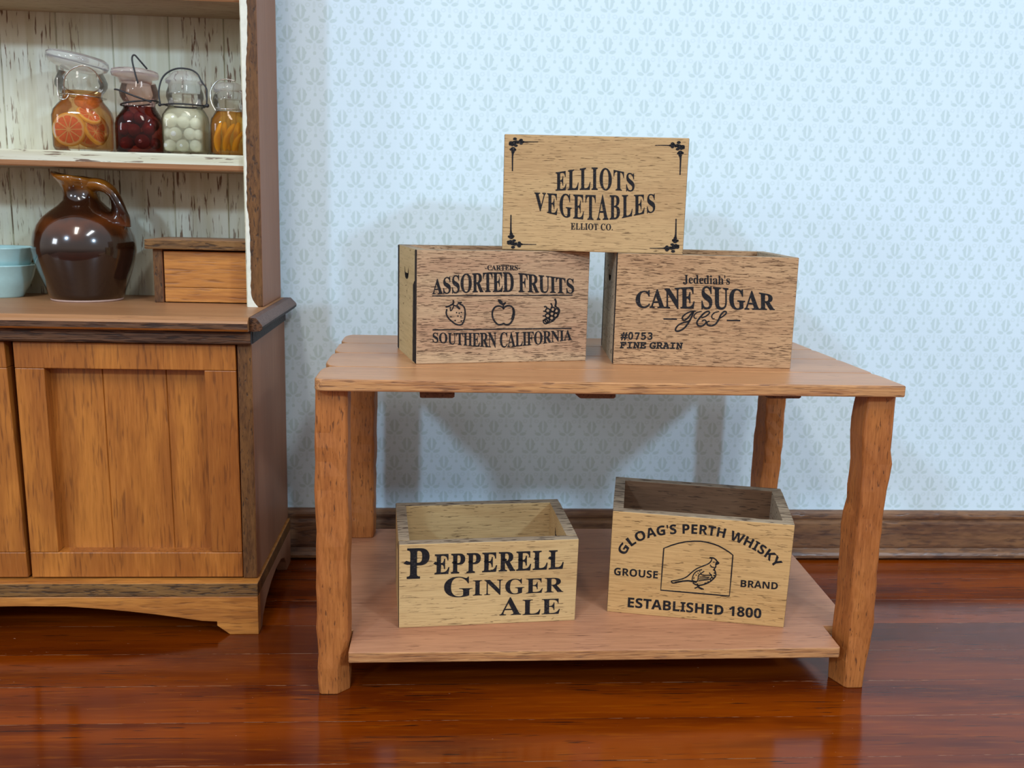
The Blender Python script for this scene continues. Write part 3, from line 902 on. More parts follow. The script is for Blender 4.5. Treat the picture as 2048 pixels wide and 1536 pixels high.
s3([(1078, 215), (1075, 170), (1090, 140), (1112, 118), (1080, 130)], 18)
st.append(fillpoly(z3([(998, 68), (1030, 72), (1062, 92), (1076, 130), (1072, 158), (1040, 140), (1008, 112)])))
face_marks('apple_mark', st, HA, 0.3913, 0.2462, cA, zA)
st = []
for q in ((1725, 232), (1785, 278), (1722, 306), (1780, 340), (1715, 372), (1840, 300), (1800, 215), (1850, 235), (1690, 390)):
    st.append(stroke(z3([(q[0] + 32 * math.cos(k * PI / 5), q[1] + 30 * math.sin(k * PI / 5)) for k in range(10)]), 12, closed=True, smooth=2))
s3([(1830, 60), (1845, 110), (1835, 170), (1850, 165)], 26)
s3([(1770, 125), (1788, 165), (1775, 190)], 20)
s3([(1672, 180), (1695, 172), (1715, 195)], 20)
s3([(1830, 170), (1890, 210), (1890, 260), (1860, 310), (1800, 380), (1740, 405), (1690, 425)], 18)
s3([(1650, 310), (1685, 310)], 18); s3([(1650, 375), (1690, 360)], 18); s3([(1660, 240), (1700, 245)], 18)
face_marks('grape_mark', st, HA, 0.3913, 0.2462, cA, zA)

# 2 sugar crate
cC = crate((0.6309, 0.2238, ZT), Rz(-0.0782), 0.397, 0.300, 0.2468, 'oak_sugar', 'crate_side_dark', 'reddish oak crate marked cane sugar, lower right of the three crates on the tabletop')
zC = (1180, 470, 4.452)
HCm = homography([(1233.9, 507), (1601.6, 516), (1580.5, 737.3), (1224.2, 726.7)])
sh = [text_env(serif("Jedediah's"), [(825, 356), (1245, 366)], [(825, 432), (1245, 443)], 0.002, cap=0.69),
      text_env(serif('CANE SUGAR'), [(400, 508), (700, 478), (1020, 463), (1330, 488), (1648, 533)], [(400, 645), (1020, 656), (1648, 668)], 0.012, space=0.98),
      text_env(mono('#0753'), [(270, 864), (552, 868)], [(266, 922), (548, 926)], 0.030, cap=0.62),
      text_env(mono('FINE GRAIN'), [(264, 944), (822, 954)], [(258, 1000), (815, 1008)], 0.030, cap=0.62)]
each_mark('lettering', sh, HCm, 0.397, 0.2468, cC, zC)
zS = lambda pts: [((1330 + x / 10.24 - 1180) * 4.452, (520 + y / 10.24 - 470) * 4.452) for x, y in pts]
ink = 27 * 4.452 / 10.24
for mono_ in ([[(620, 1048), (500, 1062), (390, 1120), (338, 1190), (380, 1232), (450, 1190), (520, 1110), (572, 1060), (530, 1170), (465, 1285), (385, 1385), (285, 1445), (212, 1450), (205, 1400), (260, 1330), (350, 1285), (440, 1262), (505, 1225)]],
              [[(742, 1052), (640, 1078), (582, 1140), (596, 1190), (640, 1190)], [(735, 1185), (830, 1150), (902, 1085), (872, 1052), (790, 1090), (695, 1190), (642, 1275), (672, 1342), (765, 1342), (832, 1272), (802, 1228), (742, 1252)]],
              [[(1102, 1056), (1010, 1078), (950, 1140), (962, 1196), (1010, 1200)], [(1120, 1192), (1222, 1122), (1250, 1072), (1205, 1058), (1135, 1125), (1085, 1230), (1022, 1312), (942, 1345), (862, 1330), (852, 1272), (902, 1252)]]):
    face_marks('lettering', [stroke(zS(q), ink * (1.25 if len(q) > 6 else 0.9), smooth=5, ends=0.7) for q in mono_], HCm, 0.397, 0.2468, cC, zC)
each_mark('rule_line', [stroke([(648, 746), (768, 749)], 12, smooth=1), stroke([(1215, 760), (1336, 763)], 12, smooth=1)], HCm, 0.397, 0.2468, cC, zC)

# 3 vegetable crate, standing on the two
zE = ZT + 0.2470
cE = crate((0.3794, 0.2639, zE), Rz(-0.1283), 0.3968, 0.246, 0.2472, 'oak_veg', 'crate_side_dark', 'tan oak crate marked vegetables, balanced on top of two other crates')
zEz = (960, 230, 4.452)
HE = homography([(1008, 264.8), (1379.6, 271.6), (1366, 504.5), (1004.5, 497)])
sh = [text_env(serif('ELLIOTS'), [(675, 497), (850, 468), (1010, 451), (1200, 472), (1378, 508)], [(675, 660), (1020, 650), (1378, 662)], 0.006, space=1.12),
      text_env(serif('VEGETABLES'), [(486, 676), (1020, 697), (1562, 686)], [(486, 830), (640, 868), (850, 908), (1040, 918), (1230, 908), (1430, 868), (1562, 846)], 0.004, space=1.14),
      text_env(serif('ELLIOT CO.'), [(813, 948), (1185, 955)], [(813, 1006), (1185, 1010)], 0.004, space=1.05)]
each_mark('lettering', sh, HE, 0.3968, 0.2472, cE, zEz)
z4 = lambda p: ((1000 + p[0] / 15.36 - 960) * 4.452, (260 + p[1] / 15.36 - 230) * 4.452)
orn = []
orn.append(fillpoly([(700, 285), (760, 300), (1165, 305), (1168, 322), (760, 330), (700, 350)]))
orn.append(fillpoly([(350, 640), (425, 640), (402, 760), (395, 1220), (362, 1220), (355, 760)]))
for q in ((450, 225, 62, 45), (330, 350, 70, 50), (430, 345, 75, 62), (500, 320, 60, 50), (370, 410, 55, 42), (480, 430, 58, 40), (545, 345, 40, 30), (640, 265, 58, 48), (600, 300, 50, 40), (640, 365, 52, 38), (690, 320, 50, 34),
          (395, 530, 72, 55), (330, 550, 45, 38), (450, 560, 45, 40), (392, 620, 55, 50), (300, 390, 40, 40)):
    orn.append(blob(q[:2], q[2], q[3]))
def corner_mark(fx):
    face_marks('corner_ornament', [([fx(z4(p)) for p in v_], f_) for v_, f_ in orn], HE, 0.3968, 0.2472, cE, zEz)
corner_mark(lambda p: p)
corner_mark(lambda p: (2062 - (p[0]) + 14 - (p[1] - 330) * 0.035, p[1] + 26))
corner_mark(lambda p: (p[0] - 10, 1378 - p[1] - 12))
corner_mark(lambda p: (2040 - p[0] - 8 + (p[1] - 330) * 0.02, 1404 - p[1] - 12))

# 4 ginger ale crate on the low shelf
cP = crate(on_shelf(0.1631, 0.1053), Rx(TILT) @ Rz(0.0733), 0.3928, 0.2446, 0.1968, 'oak_ale', 'oak_ale', 'shallow pale oak crate marked ginger ale, on the left of the low shelf')
zP = (760, 960, 4.655)
HP = homography([(795.4, 1088.3), (1158, 1077.7), (1152, 1241), (798.2, 1257)])
sh = [text_env(serif('P'), [(245, 634), (456, 630)], [(245, 914), (456, 908)], 0.012),
      text_env(serif('EPPERELL'), [(505, 690), (1712, 650)], [(505, 874), (1712, 822)], 0.010, space=1.10),
      text_env(serif('G'), [(598, 902), (865, 898)], [(598, 1090), (865, 1084)], -0.004),
      text_env(serif('INGER'), [(868, 932), (1712, 905)], [(868, 1075), (1712, 1040)], -0.002, space=1.06),
      text_env(serif('A'), [(1120, 1094), (1322, 1092)], [(1120, 1260), (1322, 1252)], 0.0),
      text_env(serif('LE'), [(1335, 1114), (1682, 1102)], [(1335, 1256), (1682, 1244)], 0.0, space=1.05)]
for x, y in ((282, 770), (540, 772), (712, 764), (864, 758), (1012, 752), (1180, 740), (1330, 738), (1478, 730), (1612, 724)):
    k = 1.5 if x == 282 else 1.0
    sh.append(fillpoly([(x - 46 * k, y + 4), (x - 30 * k, y - 14 * k), (x, y - 8), (x, y + 14), (x - 24 * k, y + 16)]))
each_mark('lettering', sh, HP, 0.3928, 0.1968, cP, zP)

# 5 whisky crate on the low shelf
cV = crate(on_shelf(0.6338, 0.1742), Rx(TILT) @ Rz(-0.208), 0.3956, 0.2311, 0.2468, 'oak_whisky', 'crate_side_dark', 'golden oak crate marked whisky with a grouse drawing, on the right of the low shelf', inner='crate_inside_shaded')
zV = (1180, 930, 4.452)
HV = homography([(1225, 1021), (1592, 1050), (1566.8, 1256.8), (1214.8, 1222.7)])
sh = [text_arc(sans("GLOAG'S PERTH WHISKY"), [(318, 802), (350, 742), (410, 696), (480, 662), (560, 638), (650, 622), (760, 612), (860, 610), (965, 614), (1075, 626), (1190, 648), (1300, 682), (1400, 726), (1500, 782), (1590, 846), (1650, 922)], 82, 0.004, 0.70, 1.04),
      text_env(sans('GROUSE'), [(218, 914), (605, 948)], [(216, 978), (602, 1011)], 0.0, cap=0.70),
      text_env(sans('BRAND'), [(1342, 1028), (1674, 1052)], [(1338, 1088), (1670, 1112)], 0.0, cap=0.70),
      text_env(sans('ESTABLISHED 1800'), [(342, 1180), (1524, 1286)], [(338, 1262), (1520, 1368)], 0.004, cap=0.70)]
each_mark('lettering', sh, HV, 0.3956, 0.2468, cV, zV)
zB = lambda pts: [((1300 + x / 11.38 - 1180) * 4.452, (1070 + y / 11.38 - 930) * 4.452) for x, y in pts]
face_marks('arched_frame', [stroke(zB([(243, 1255), (275, 780), (310, 303), (480, 235), (650, 185), (820, 152), (1000, 140), (1150, 143), (1280, 162), (1450, 208), (1570, 255), (1680, 318), (1790, 385), (1885, 462), (1845, 930), (1800, 1395), (1020, 1325)]), 10.5, closed=True, smooth=1)], HV, 0.3956, 0.2468, cV, zV)
st = []
def sg(pts, wd=26, **k): st.append(stroke(zB(pts), wd * 4.452 / 11.38, **k))
sg([(1360, 518), (1400, 540), (1385, 600), (1320, 660), (1200, 710), (1060, 770), (950, 850), (850, 940), (760, 990), (620, 1030), (490, 1050), (500, 1085), (560, 1090), (700, 1055)], 24)
sg([(1350, 520), (1430, 525), (1490, 560), (1530, 610), (1570, 650)], 28)
st.append(fillpoly(zB([(1490, 620), (1540, 610), (1575, 655), (1520, 685), (1485, 680)])))
sg([(1495, 660), (1490, 730), (1460, 780), (1485, 850), (1490, 930), (1440, 1000), (1340, 1080), (1220, 1130), (1120, 1150), (1030, 1130), (970, 1090)], 28)
sg([(1365, 680), (1400, 730), (1460, 745)], 20); sg([(1425, 620), (1470, 625)], 18)
sg([(1180, 790), (1060, 830), (990, 900), (960, 990), (965, 1040), (1060, 1060), (1090, 1000), (1100, 930), (1150, 880), (1230, 830)], 22)
for a, b in (((1000, 960), (990, 1010)), ((1040, 900), (1050, 930)), ((1085, 860), (1095, 890)), ((1120, 830), (1140, 855))): sg([a, b], 16, smooth=1)
sg([(1150, 900), (1240, 920), (1340, 920), (1380, 920), (1345, 860)], 22); sg([(1390, 900), (1400, 960), (1350, 1010), (1240, 1030), (1100, 1040)], 22)
sg([(1120, 960), (1240, 965), (1350, 965)], 18); sg([(1110, 1000), (1240, 1000), (1330, 985)], 16)
sg([(560, 1085), (700, 1060), (850, 1045), (960, 1060), (1060, 1080)], 34)
sg([(1070, 1110), (1080, 1180), (1010, 1215)], 26); sg([(1120, 1140), (1110, 1190), (1150, 1210), (1215, 1240)], 24); sg([(1085, 1195), (1180, 1245)], 18)
for q in ((1450, 800), (1465, 870), (1455, 930), (1420, 980), (1380, 1030), (1320, 1070), (1260, 1100)): st.append(blob(zB([q])[0], 9, 6))
face_marks('grouse_mark', st, HV, 0.3956, 0.2468, cV, zV)

# ------------------------------------------------------------------ hutch cabinet
GX, GY = -0.1856, 0.3539
hutch = empty('hutch_cabinet', (GX, GY, 0), 'brown wooden hutch cabinet with panelled doors below and distressed white shelves above', 'cabinet', rot=(0, 0, -0.0064))
HO = Vector((GX, GY, 0))
cabv = lambda vs: [(p[0] - HO.x, p[1] - HO.y, p[2]) for p in vs]


def hbox(name, b, mats, bev=0.003, fm=None, parent=None, seg=2):
    v, f = box_vf(*b)
    return add(name, cabv(v), f, mats, parent or hutch, fm=fm, bev=bev, seg=seg)


XL, XR = -1.2544, -0.1856   # left and right faces of the body
YB = 0.806
side_fm = lambda p: 1 if abs(p.normal.y) > 0.7 else 0
for x0, x1 in ((XR - 0.033, XR), (XL, XL + 0.033)):
    hbox('body_side', (x0, x1, GY, YB, 0.1305, 0.7005), [M['cab_side'], M['cab_stile']], 0.003, side_fm)
hbox('body_back', (XL + 0.034, XR - 0.034, YB - 0.012, YB, 0.1305, 0.7005), M['cab_v'], 0)
hbox('body_floor', (XL + 0.034, XR - 0.034, GY + 0.045, YB - 0.013, 0.1305, 0.145), M['gap_shade'], 0)  # coloured near-black for the shade behind the doors
# counter: bevelled front edge and dark end strips
yc = 0.3101
cp = [(YB, 0.7644), (yc + 0.016, 0.7644), (yc + 0.004, 0.7570), (yc, 0.7515), (yc, 0.7385), (yc + 0.006, 0.7335), (yc + 0.022, 0.7335), (yc + 0.024, 0.7326), (YB, 0.7326)]
XE = -0.184; XO = -0.1515
v, f = extrude_poly(cp, XL - 0.0016, XE - 0.001, 'yz')
def cfm(p):
    n = p.normal
    if n.y < -0.9: return 1
    if n.z < -0.2: return 2
    if n.y < -0.3 and n.z > 0.2 and p.center.z > 0.753: return 0
    if n.y < -0.3: return 1
    return 0
add('counter', cabv(v), f, [M['cab_top'], M['cab_edge'], M['cab_h']], hutch, fm=cfm)
def end_strip(sgn, xe, xo):
    # profile across x, mitred at the front corner
    pr = [(0.0, 0.7644), (0.52, 0.7644), (0.95, 0.7500), (1.0, 0.7460), (0.98, 0.7405), (0.80, 0.7350), (0.25, 0.7326), (0.0, 0.7326)]
    V, n = [], len(pr)
    for k, z in pr:
        x = xe + (xo - xe) * k
        V.append((x, yc + 0.016 - 0.016 * k + (0.002 if k == 0 else 0), z))
    for k, z in pr: V.append((xe + (xo - xe) * k, YB, z))
    f = [tuple(range(n - 1, -1, -1)), tuple(range(n, 2 * n))] + [(i, (i + 1) % n, n + (i + 1) % n, n + i) for i in range(n)]
    add('counter_end', cabv(V), f, [M['cab_end'], M['cab_end_dark'], M['cab_edge']], hutch, fm=lambda p: 2 if p.normal.y < -0.4 else (1 if p.normal.z < -0.1 else 0), bev=0.0012)
end_strip(1, XE, XO); end_strip(-1, XL - 0.003, XL - 0.036)
mold = [(0.3351, 0.7326), (0.3351, 0.7045), (0.3385, 0.7005), (0.3535, 0.7005), (0.3535, 0.7326)]
v, f = extrude_poly(mold, XL - 0.004, XR + 0.002, 'yz')
add('counter_moulding', cabv(v), f, [M['cab_edge'], M['cab_end_dark']], hutch, fm=lambda p: 1 if abs(p.normal.x) > 0.7 else 0, bev=0.0015)
v, f = box_vf(XR - 0.012, XR + 0.0035, 0.3537, YB, 0.7006, 0.7326)
hbox('side_moulding', (XR - 0.012, XR + 0.0035, 0.3540, YB, 0.7006, 0.7326), M['cab_end_dark'], 0.0015)
hbox('side_moulding', (XL - 0.0035, XL + 0.012, 0.3540, YB, 0.7006, 0.7326), M['cab_end_dark'], 0.0015)


def door(x0t, x1t, x0b, x1b, z0, z1):
    """panelled door; left / right edges given at top and bottom"""
    xa = lambda z, e: (x0b + (x0t - x0b) * (z - z0) / (z1 - z0)) if e == 0 else (x1b + (x1t - x1b) * (z - z0) / (z1 - z0))
    d = empty('door', (0, 0, 0), '', '')
    del d['label']; del d['category']
    d.parent = hutch
    def quad(name, u0, u1, za, zb, ya, yb, mat, bev=0.0018, par=d):
        pts = []
        for z in (za, zb):
            pts.append([xa(z, 0) + (xa(z, 1) - xa(z, 0)) * u0, xa(z, 0) + (xa(z, 1) - xa(z, 0)) * u1])
        V = []
        for y in (ya, yb):
            V += [(pts[0][0], y, za), (pts[0][1], y, za), (pts[1][1], y, zb), (pts[1][0], y, zb)]
        f = [(0, 1, 2, 3), (7, 6, 5, 4), (0, 4, 5, 1), (1, 5, 6, 2), (2, 6, 7, 3), (3, 7, 4, 0)]
        return add(name, cabv(V), f, mat, par, bev=bev)
    y0, y1 = GY - 0.001, GY + 0.040
    zt, zb = 0.6372, 0.1965
    quad('rail', 0, 1, zt, z1, y0, y1, M['cab_v']); quad('rail', 0, 1, z0, zb, y0, y1, M['cab_v'])
    quad('stile', 0, 0.131, zb + 0.0004, zt - 0.0004, y0 + 0.0004, y1, M['cab_v']); quad('stile', 0.855, 1, zb + 0.0004, zt - 0.0004, y0 + 0.0004, y1, M['cab_v'])
    # panel of three boards with V grooves
    us = [0.120, 0.368, 0.661, 0.866]
    V, Fc = [], []
    for i in range(3):
        for z in (zb - 0.005, zt + 0.005):
            xl = xa(z, 0) + (xa(z, 1) - xa(z, 0)) * us[i]; xr = xa(z, 0) + (xa(z, 1) - xa(z, 0)) * us[i + 1]
            g = 0.0016
            V += [(xl, GY + 0.036, z), (xl + g, GY + 0.033, z), (xr - g, GY + 0.033, z), (xr, GY + 0.036, z)]
        n = i * 8
        Fc += [(n + k, n + k + 1, n + 5 + k, n + 4 + k) for k in range(3)]
    add('panel', cabv(V), Fc, M['cab_v'], d)
    return d


# a door is a single thing-part of the hutch: rails, stiles and panel are its pieces
door(-0.7167, -0.2231, -0.7095, -0.2195, 0.1345, 0.6975)
door(-1.2195, -0.7353, -1.2195, -0.7186, 0.1345, 0.6975)
# near-black board paints the inside shade seen through the door gaps
hbox('shade_divider', (-0.735, -0.702, GY + 0.046, YB - 0.014, 0.146, 0.700), M['gap_shade'], 0)
# base: ledge, arched front apron, side aprons
XBR = -0.1792; XBL = 2 * (-0.72) - XBR
yb0 = 0.3239
hbox('base_ledge', (XBL, XBR, yb0, YB, 0.0965, 0.1300), [M['cab_h'], M['cab_ply'], M['cab_stile']], 0.0025, lambda p: 1 if p.normal.y < -0.7 else (2 if abs(p.normal.x) > 0.7 else 0))
half = [(-0.72, 0.0735), (-0.627, 0.0723), (-0.55, 0.0665), (-0.4785, 0.0590), (-0.42, 0.0515), (-0.3748, 0.0446), (-0.3122, 0.0345), (-0.2772, 0.0326), (-0.2775, 0.0224), (-0.2476, 0.0), (XBR - 0.0008, 0.0), (XBR - 0.0008, 0.0964)]
otherh = [(-1.44 - x, z) for x, z in half[1:]][::-1]
v, f = extrude_poly(otherh + half, yb0 + 0.0012, yb0 + 0.030, 'xz')
add('base_apron', cabv(v), f, M['cab_h'], hutch, bev=0.0015)
sp_ = [(yb0 + 0.031, 0.0), (0.372, 0.0), (0.385, 0.022), (0.43, 0.045), (0.50, 0.062), (0.58, 0.070), (0.65, 0.066), (0.70, 0.050), (0.725, 0.028), (0.735, 0.0), (YB, 0.0), (YB, 0.0964), (yb0 + 0.031, 0.0964)]
v, f = extrude_poly(sp_, XBR - 0.029, XBR - 0.0008, 'yz')
add('base_apron', cabv(v), f, M['cab_side'], hutch, bev=0.0015)
v, f = extrude_poly(sp_, XBL + 0.0008, XBL + 0.029, 'yz')
add('base_apron', cabv(v), f, M['cab_side'], hutch, bev=0.0015)
# upper part
UX1 = -0.1935; UX0 = -0.2310; UY = 0.5459; ZC = 0.7644; ZTOP = 1.90
hbox('upper_side', (UX0, UX1, UY, YB, ZC, ZTOP), [M['cab_side'], M['cab_stile']], 0.003, side_fm)
hbox('upper_side', (-1.44 - UX1, -1.44 - UX0, UY, YB, ZC, ZTOP), [M['cab_side'], M['cab_stile']], 0.003, side_fm)
UXL = -1.44 - UX0
# white paint spilling onto the front edge of the right upright
rnd = random.Random(5)
V, Fc = [], []
N = 130
for i in range(N + 1):
    z = ZC + (ZTOP - ZC) * i / N
    wdt = 0.0085 + 0.0012 * math.sin(z * 23) + rnd.uniform(-0.0009, 0.0009)
    if z > 1.25: wdt += min(0.006, (z - 1.25) * 0.03)
    if 1.0 < z < 1.2: wdt -= 0.0035
    if z < 0.80: wdt += (0.80 - z) ** 2 * 14
    V += [(UX0 + 0.0002, UY - 0.0008, z), (UX0 + wdt, UY - 0.0008, z), (UX0 + 0.0002, UY + 0.002, z), (UX0 + wdt, UY + 0.002, z)]
for i in range(N):
    n = i * 4
    Fc += [(n, n + 1, n + 5, n + 4), (n + 1, n + 3, n + 7, n + 5), (n + 3, n + 2, n + 6, n + 7), (n + 2, n, n + 4, n + 6)]
po = add('paint_edge', cabv(V), Fc, M['paint_plain'], hutch)
po['label'] = 'wavy edge of white paint'
hbox('inner_lining', (UX0 - 0.0022, UX0 - 0.0002, UY + 0.001, 0.789, ZC + 0.0002, ZTOP), M['paint_back'], 0)
# beadboard back
V, Fc = [], []
xs = [UXL + 0.001] + [-1.029 + 0.1408 * k for k in range(6)] + [UX0 - 0.003]
for a, b in zip(xs[:-1], xs[1:]):
    n = len(V)
    for z in (ZC + 0.0002, ZTOP):
        V += [(a, 0.7945, z), (a + 0.0022, 0.7905, z), (b - 0.0022, 0.7905, z), (b, 0.7945, z), (a, YB, z), (b, YB, z)]
    Fc += [(n + k, n + k + 1, n + 7 + k, n + 6 + k) for k in range(3)] + [(n + 4, n + 10, n + 11, n + 5)]
add('back_panel', cabv(V), Fc, M['paint_back'], hutch)


def shelf(name, z0, zm, z1):
    yf = 0.5659
    pr = [(yf + 0.003, z0), (yf + 0.001, z0 + 0.003), (yf, zm), (yf, z1 - 0.004), (yf + 0.0035, z1), (0.7900, z1), (0.7900, z0)]
    v, f = extrude_poly(pr, UXL + 0.0022, UX0 - 0.0024, 'yz')
    def sf(p):
        if p.normal.z < -0.7: return 1
        if p.normal.y < -0.5 and p.center.z < zm: return 2
        return 0
    add(name, cabv(v), f, [M['paint_edge'], M['underside'], M['cab_top']], hutch, fm=sf)


SZ = 1.1310
shelf('shelf', 1.0925, 1.1060, SZ)
shelf('shelf', 1.4835, 1.4900, 1.5200)
hbox('top_board', (UXL - 0.06, UX1 + 0.03, UY - 0.035, YB, ZTOP + 0.0003, ZTOP + 0.035), M['cab_h'], 0.004)

# hutch frame -> world for the things standing in it
HM = Matrix.Translation(HO) @ Rz(-0.0064)
hw = lambda x, y, z: tuple(HM @ Vector((x - HO.x, y - HO.y, z)))

# drawer box on the counter
bx0, bx1, by0 = -0.4753, -0.2345, 0.610
dbox = empty('drawer_box', hw(-0.355, 0.70, ZC), 'small brown wooden drawer box standing on the counter beside the jug', 'box', rot=(0, 0, -0.0064))
dv = lambda vs: [(p[0] + 0.355, p[1] - 0.70, p[2] - ZC) for p in vs]
def dpart(name, b, mat, bev=0.002, fm=None):
    v, f = box_vf(*b); return add(name, dv(v), f, mat, dbox, bev=bev, fm=fm)
dpart('top', (-0.4896, bx1 + 0.0005, 0.592, 0.785, 0.8995, 0.9230), [M['cab_top'], M['cab_ply']], 0.0025, lambda p: 1 if abs(p.normal.z) < 0.5 else 0)
dpart('side', (bx0, bx0 + 0.022, by0, 0.78, ZC, 0.8993), [M['cab_side'], M['cab_stile']], 0.002, side_fm)
dpart('side', (bx1 - 0.003, bx1, by0 + 0.02, 0.78, ZC, 0.8993), M['gap_shade'], 0)  # near-black slab painted as the shade in the gap beside the drawers
dpart('back', (bx0 + 0.0225, bx1 - 0.0035, 0.765, 0.78, ZC, 0.8993), M['gap_shade'], 0)  # same near-black shade colour behind the drawers
dr = dpart('drawer', (bx0 + 0.0260, bx1 - 0.0075, by0 + 0.002, 0.76, 0.8035, 0.8945), M['cab_h'], 0.002)
dr2 = dpart('drawer', (bx0 + 0.0260, bx1 - 0.0075, by0 + 0.002, 0.76, 0.7670, 0.8029), M['cab_h'], 0.0012)

# ------------------------------------------------------------------ jug
jx, jy = -0.655, 0.652
jug = empty('jug', hw(jx, jy, ZC), 'round-bellied glossy brown stoneware jug with pouring lip and loop handle', 'jug')
jug.scale = (0.925, 0.925, 0.975)
jp = [(0.086, 0.004), (0.0935, 0.006), (0.0985, 0.020), (0.1085, 0.045), (0.1195, 0.075), (0.1290, 0.105), (0.1335, 0.130), (0.1325, 0.150), (0.1275, 0.172), (0.118, 0.192), (0.103, 0.211), (0.083, 0.227), (0.063, 0.241),
      (0.0480, 0.255), (0.0440, 0.268), (0.0440, 0.282), (0.0470, 0.294), (0.0530, 0.302), (0.0570, 0.308), (0.0575, 0.3145), (0.0540, 0.3180), (0.0480, 0.316), (0.041, 0.300), (0.037, 0.280), (0.036, 0.262), (0.044, 0.240)]
def jfx(p, a, i):
    x, y, z = p
    k = max(0.0, min(1.0, (jp[i][1] - 0.258) / 0.055)) if i < 24 else 0
    s = max(0.0, math.cos(a - PI)) ** 3
    lean = -0.013 * k
    return (x + lean - 0.008 * k * k * s, y * (1 - 0.10 * k * s), z + 0.010 * k * s - 0.008 * k * max(0, math.cos(a)))
v, f = lathe(jp, 72, fx=jfx, cap1=False)
add('body', v, f, M['glaze'], jug, smooth=True)
v, f = lathe([(0.078, 0.0), (0.089, 0.0), (0.0925, 0.0025), (0.0935, 0.0062), (0.085, 0.0062)], 60)
add('foot', v, f, M['bisque'], jug, smooth=False)['label'] = 'unglazed pinkish foot'
hp = catmull([(0.022, -0.006, 0.292), (0.046, -0.010, 0.2955), (0.070, -0.014, 0.2895), (0.089, -0.017, 0.273), (0.0985, -0.018, 0.250), (0.102, -0.017, 0.222), (0.099, -0.014, 0.196)], 6)
v, f = tube(hp, [0.0145 + 0.004 * abs(2 * i / (len(hp) - 1) - 1) for i in range(len(hp))], 14, flat=1.7)
add('handle', v, f, M['glaze'], jug, smooth=True)

# ------------------------------------------------------------------ bowls
def bowl(z, label, sc=1.0):
    b = empty('bowl', hw(-0.882, 0.690, z), label, 'bowl', 'pale aqua bowls stacked on the counter')
    pr = [(0.001, 0.003), (0.044, 0.003), (0.046, 0.0), (0.050, 0.0), (0.052, 0.004), (0.066, 0.028), (0.077, 0.052), (0.0845, 0.080), (0.0865, 0.0825), (0.0845, 0.0840), (0.0815, 0.0820), (0.073, 0.052), (0.060, 0.026), (0.045, 0.010), (0.001, 0.007)]
    v, f = lathe([(r * sc, q) for r, q in pr], 64, cap0=False, cap1=False)
    add('body', v, f, M['aqua'], b, smooth=True)
    return b
bowl(ZC, 'pale aqua ceramic bowl on the counter, bottom of the stack')
bowl(ZC + 0.0440, 'pale aqua ceramic bowl nested in another bowl, top of the stack', 0.985)

# ------------------------------------------------------------------ preserving jars
def ring_xy(r, z, n=24, e=2.0, dz=0.0):
    return [(r * math.cos(2 * PI * k / n), r * math.sin(2 * PI * k / n), z + dz * math.cos(2 * PI * k / n)) for k in range(n)]


jar_group = 'glass jars of preserves on the white shelf'
JY = 0.660
# -- grapefruit jar
j1x = -0.6440
j1 = empty('preserving_jar', hw(j1x, JY, SZ), 'wide glass jar of grapefruit slices with a silver wire bail, first jar from the left', 'jar', jar_group)
v, f = superloft([(0.000, 0.062, 5), (0.004, 0.069, 5), (0.012, 0.0725, 5), (0.085, 0.0730, 5), (0.100, 0.0705, 4), (0.113, 0.063, 3), (0.123, 0.0560, 2.2), (0.131, 0.0535, 2), (0.140, 0.0545, 2), (0.148, 0.062, 2), (0.158, 0.0695, 2), (0.168, 0.0705, 2), (0.180, 0.065, 2), (0.190, 0.0595, 2), (0.196, 0.058, 2)], cap1=False, sc=0.86)
add('glass_body', v, f, M['glass'], j1, smooth=True)
def tilt1(p, a, i): return (p[0] - 0.006, p[1], p[2] - p[0] * 0.17)
v, f = lathe([(0.030, 0.192), (0.050, 0.198), (0.066, 0.205), (0.0715, 0.215), (0.0705, 0.226), (0.062, 0.233), (0.030, 0.2365), (0.002, 0.237)], 48, fx=tilt1)
add('lid', v, f, M['lid_glass'], j1, smooth=True)
v, f = superloft([(0.010, 0.064, 5), (0.014, 0.0685, 5), (0.085, 0.0695, 5), (0.100, 0.0670, 4), (0.112, 0.0600, 3), (0.122, 0.0530, 2.2), (0.131, 0.0505, 2), (0.146, 0.0515, 2)], sc=0.86)
add('syrup', v, f, M['liq_amber'], j1, smooth=True)
wr = merge(tube(ring_xy(0.0555, 0.134, 32, dz=-0.003), 0.0016, 6, True),
           tube(catmull([(-0.020, -0.058, 0.128), (-0.017, -0.064, 0.165), (0.000, -0.068, 0.188), (0.028, -0.066, 0.200), (0.050, -0.052, 0.190), (0.062, -0.035, 0.165)], 6), 0.0016, 6),
           tube(catmull([(-0.034, -0.060, 0.172), (-0.035, -0.060, 0.135), (-0.028, -0.064, 0.122), (-0.016, -0.064, 0.122), (-0.010, -0.060, 0.132)], 6), 0.0016, 6))
add('wire_bail', wr[0], wr[1], M['silver'], j1, smooth=True)['label'] = 'silver wire bail'


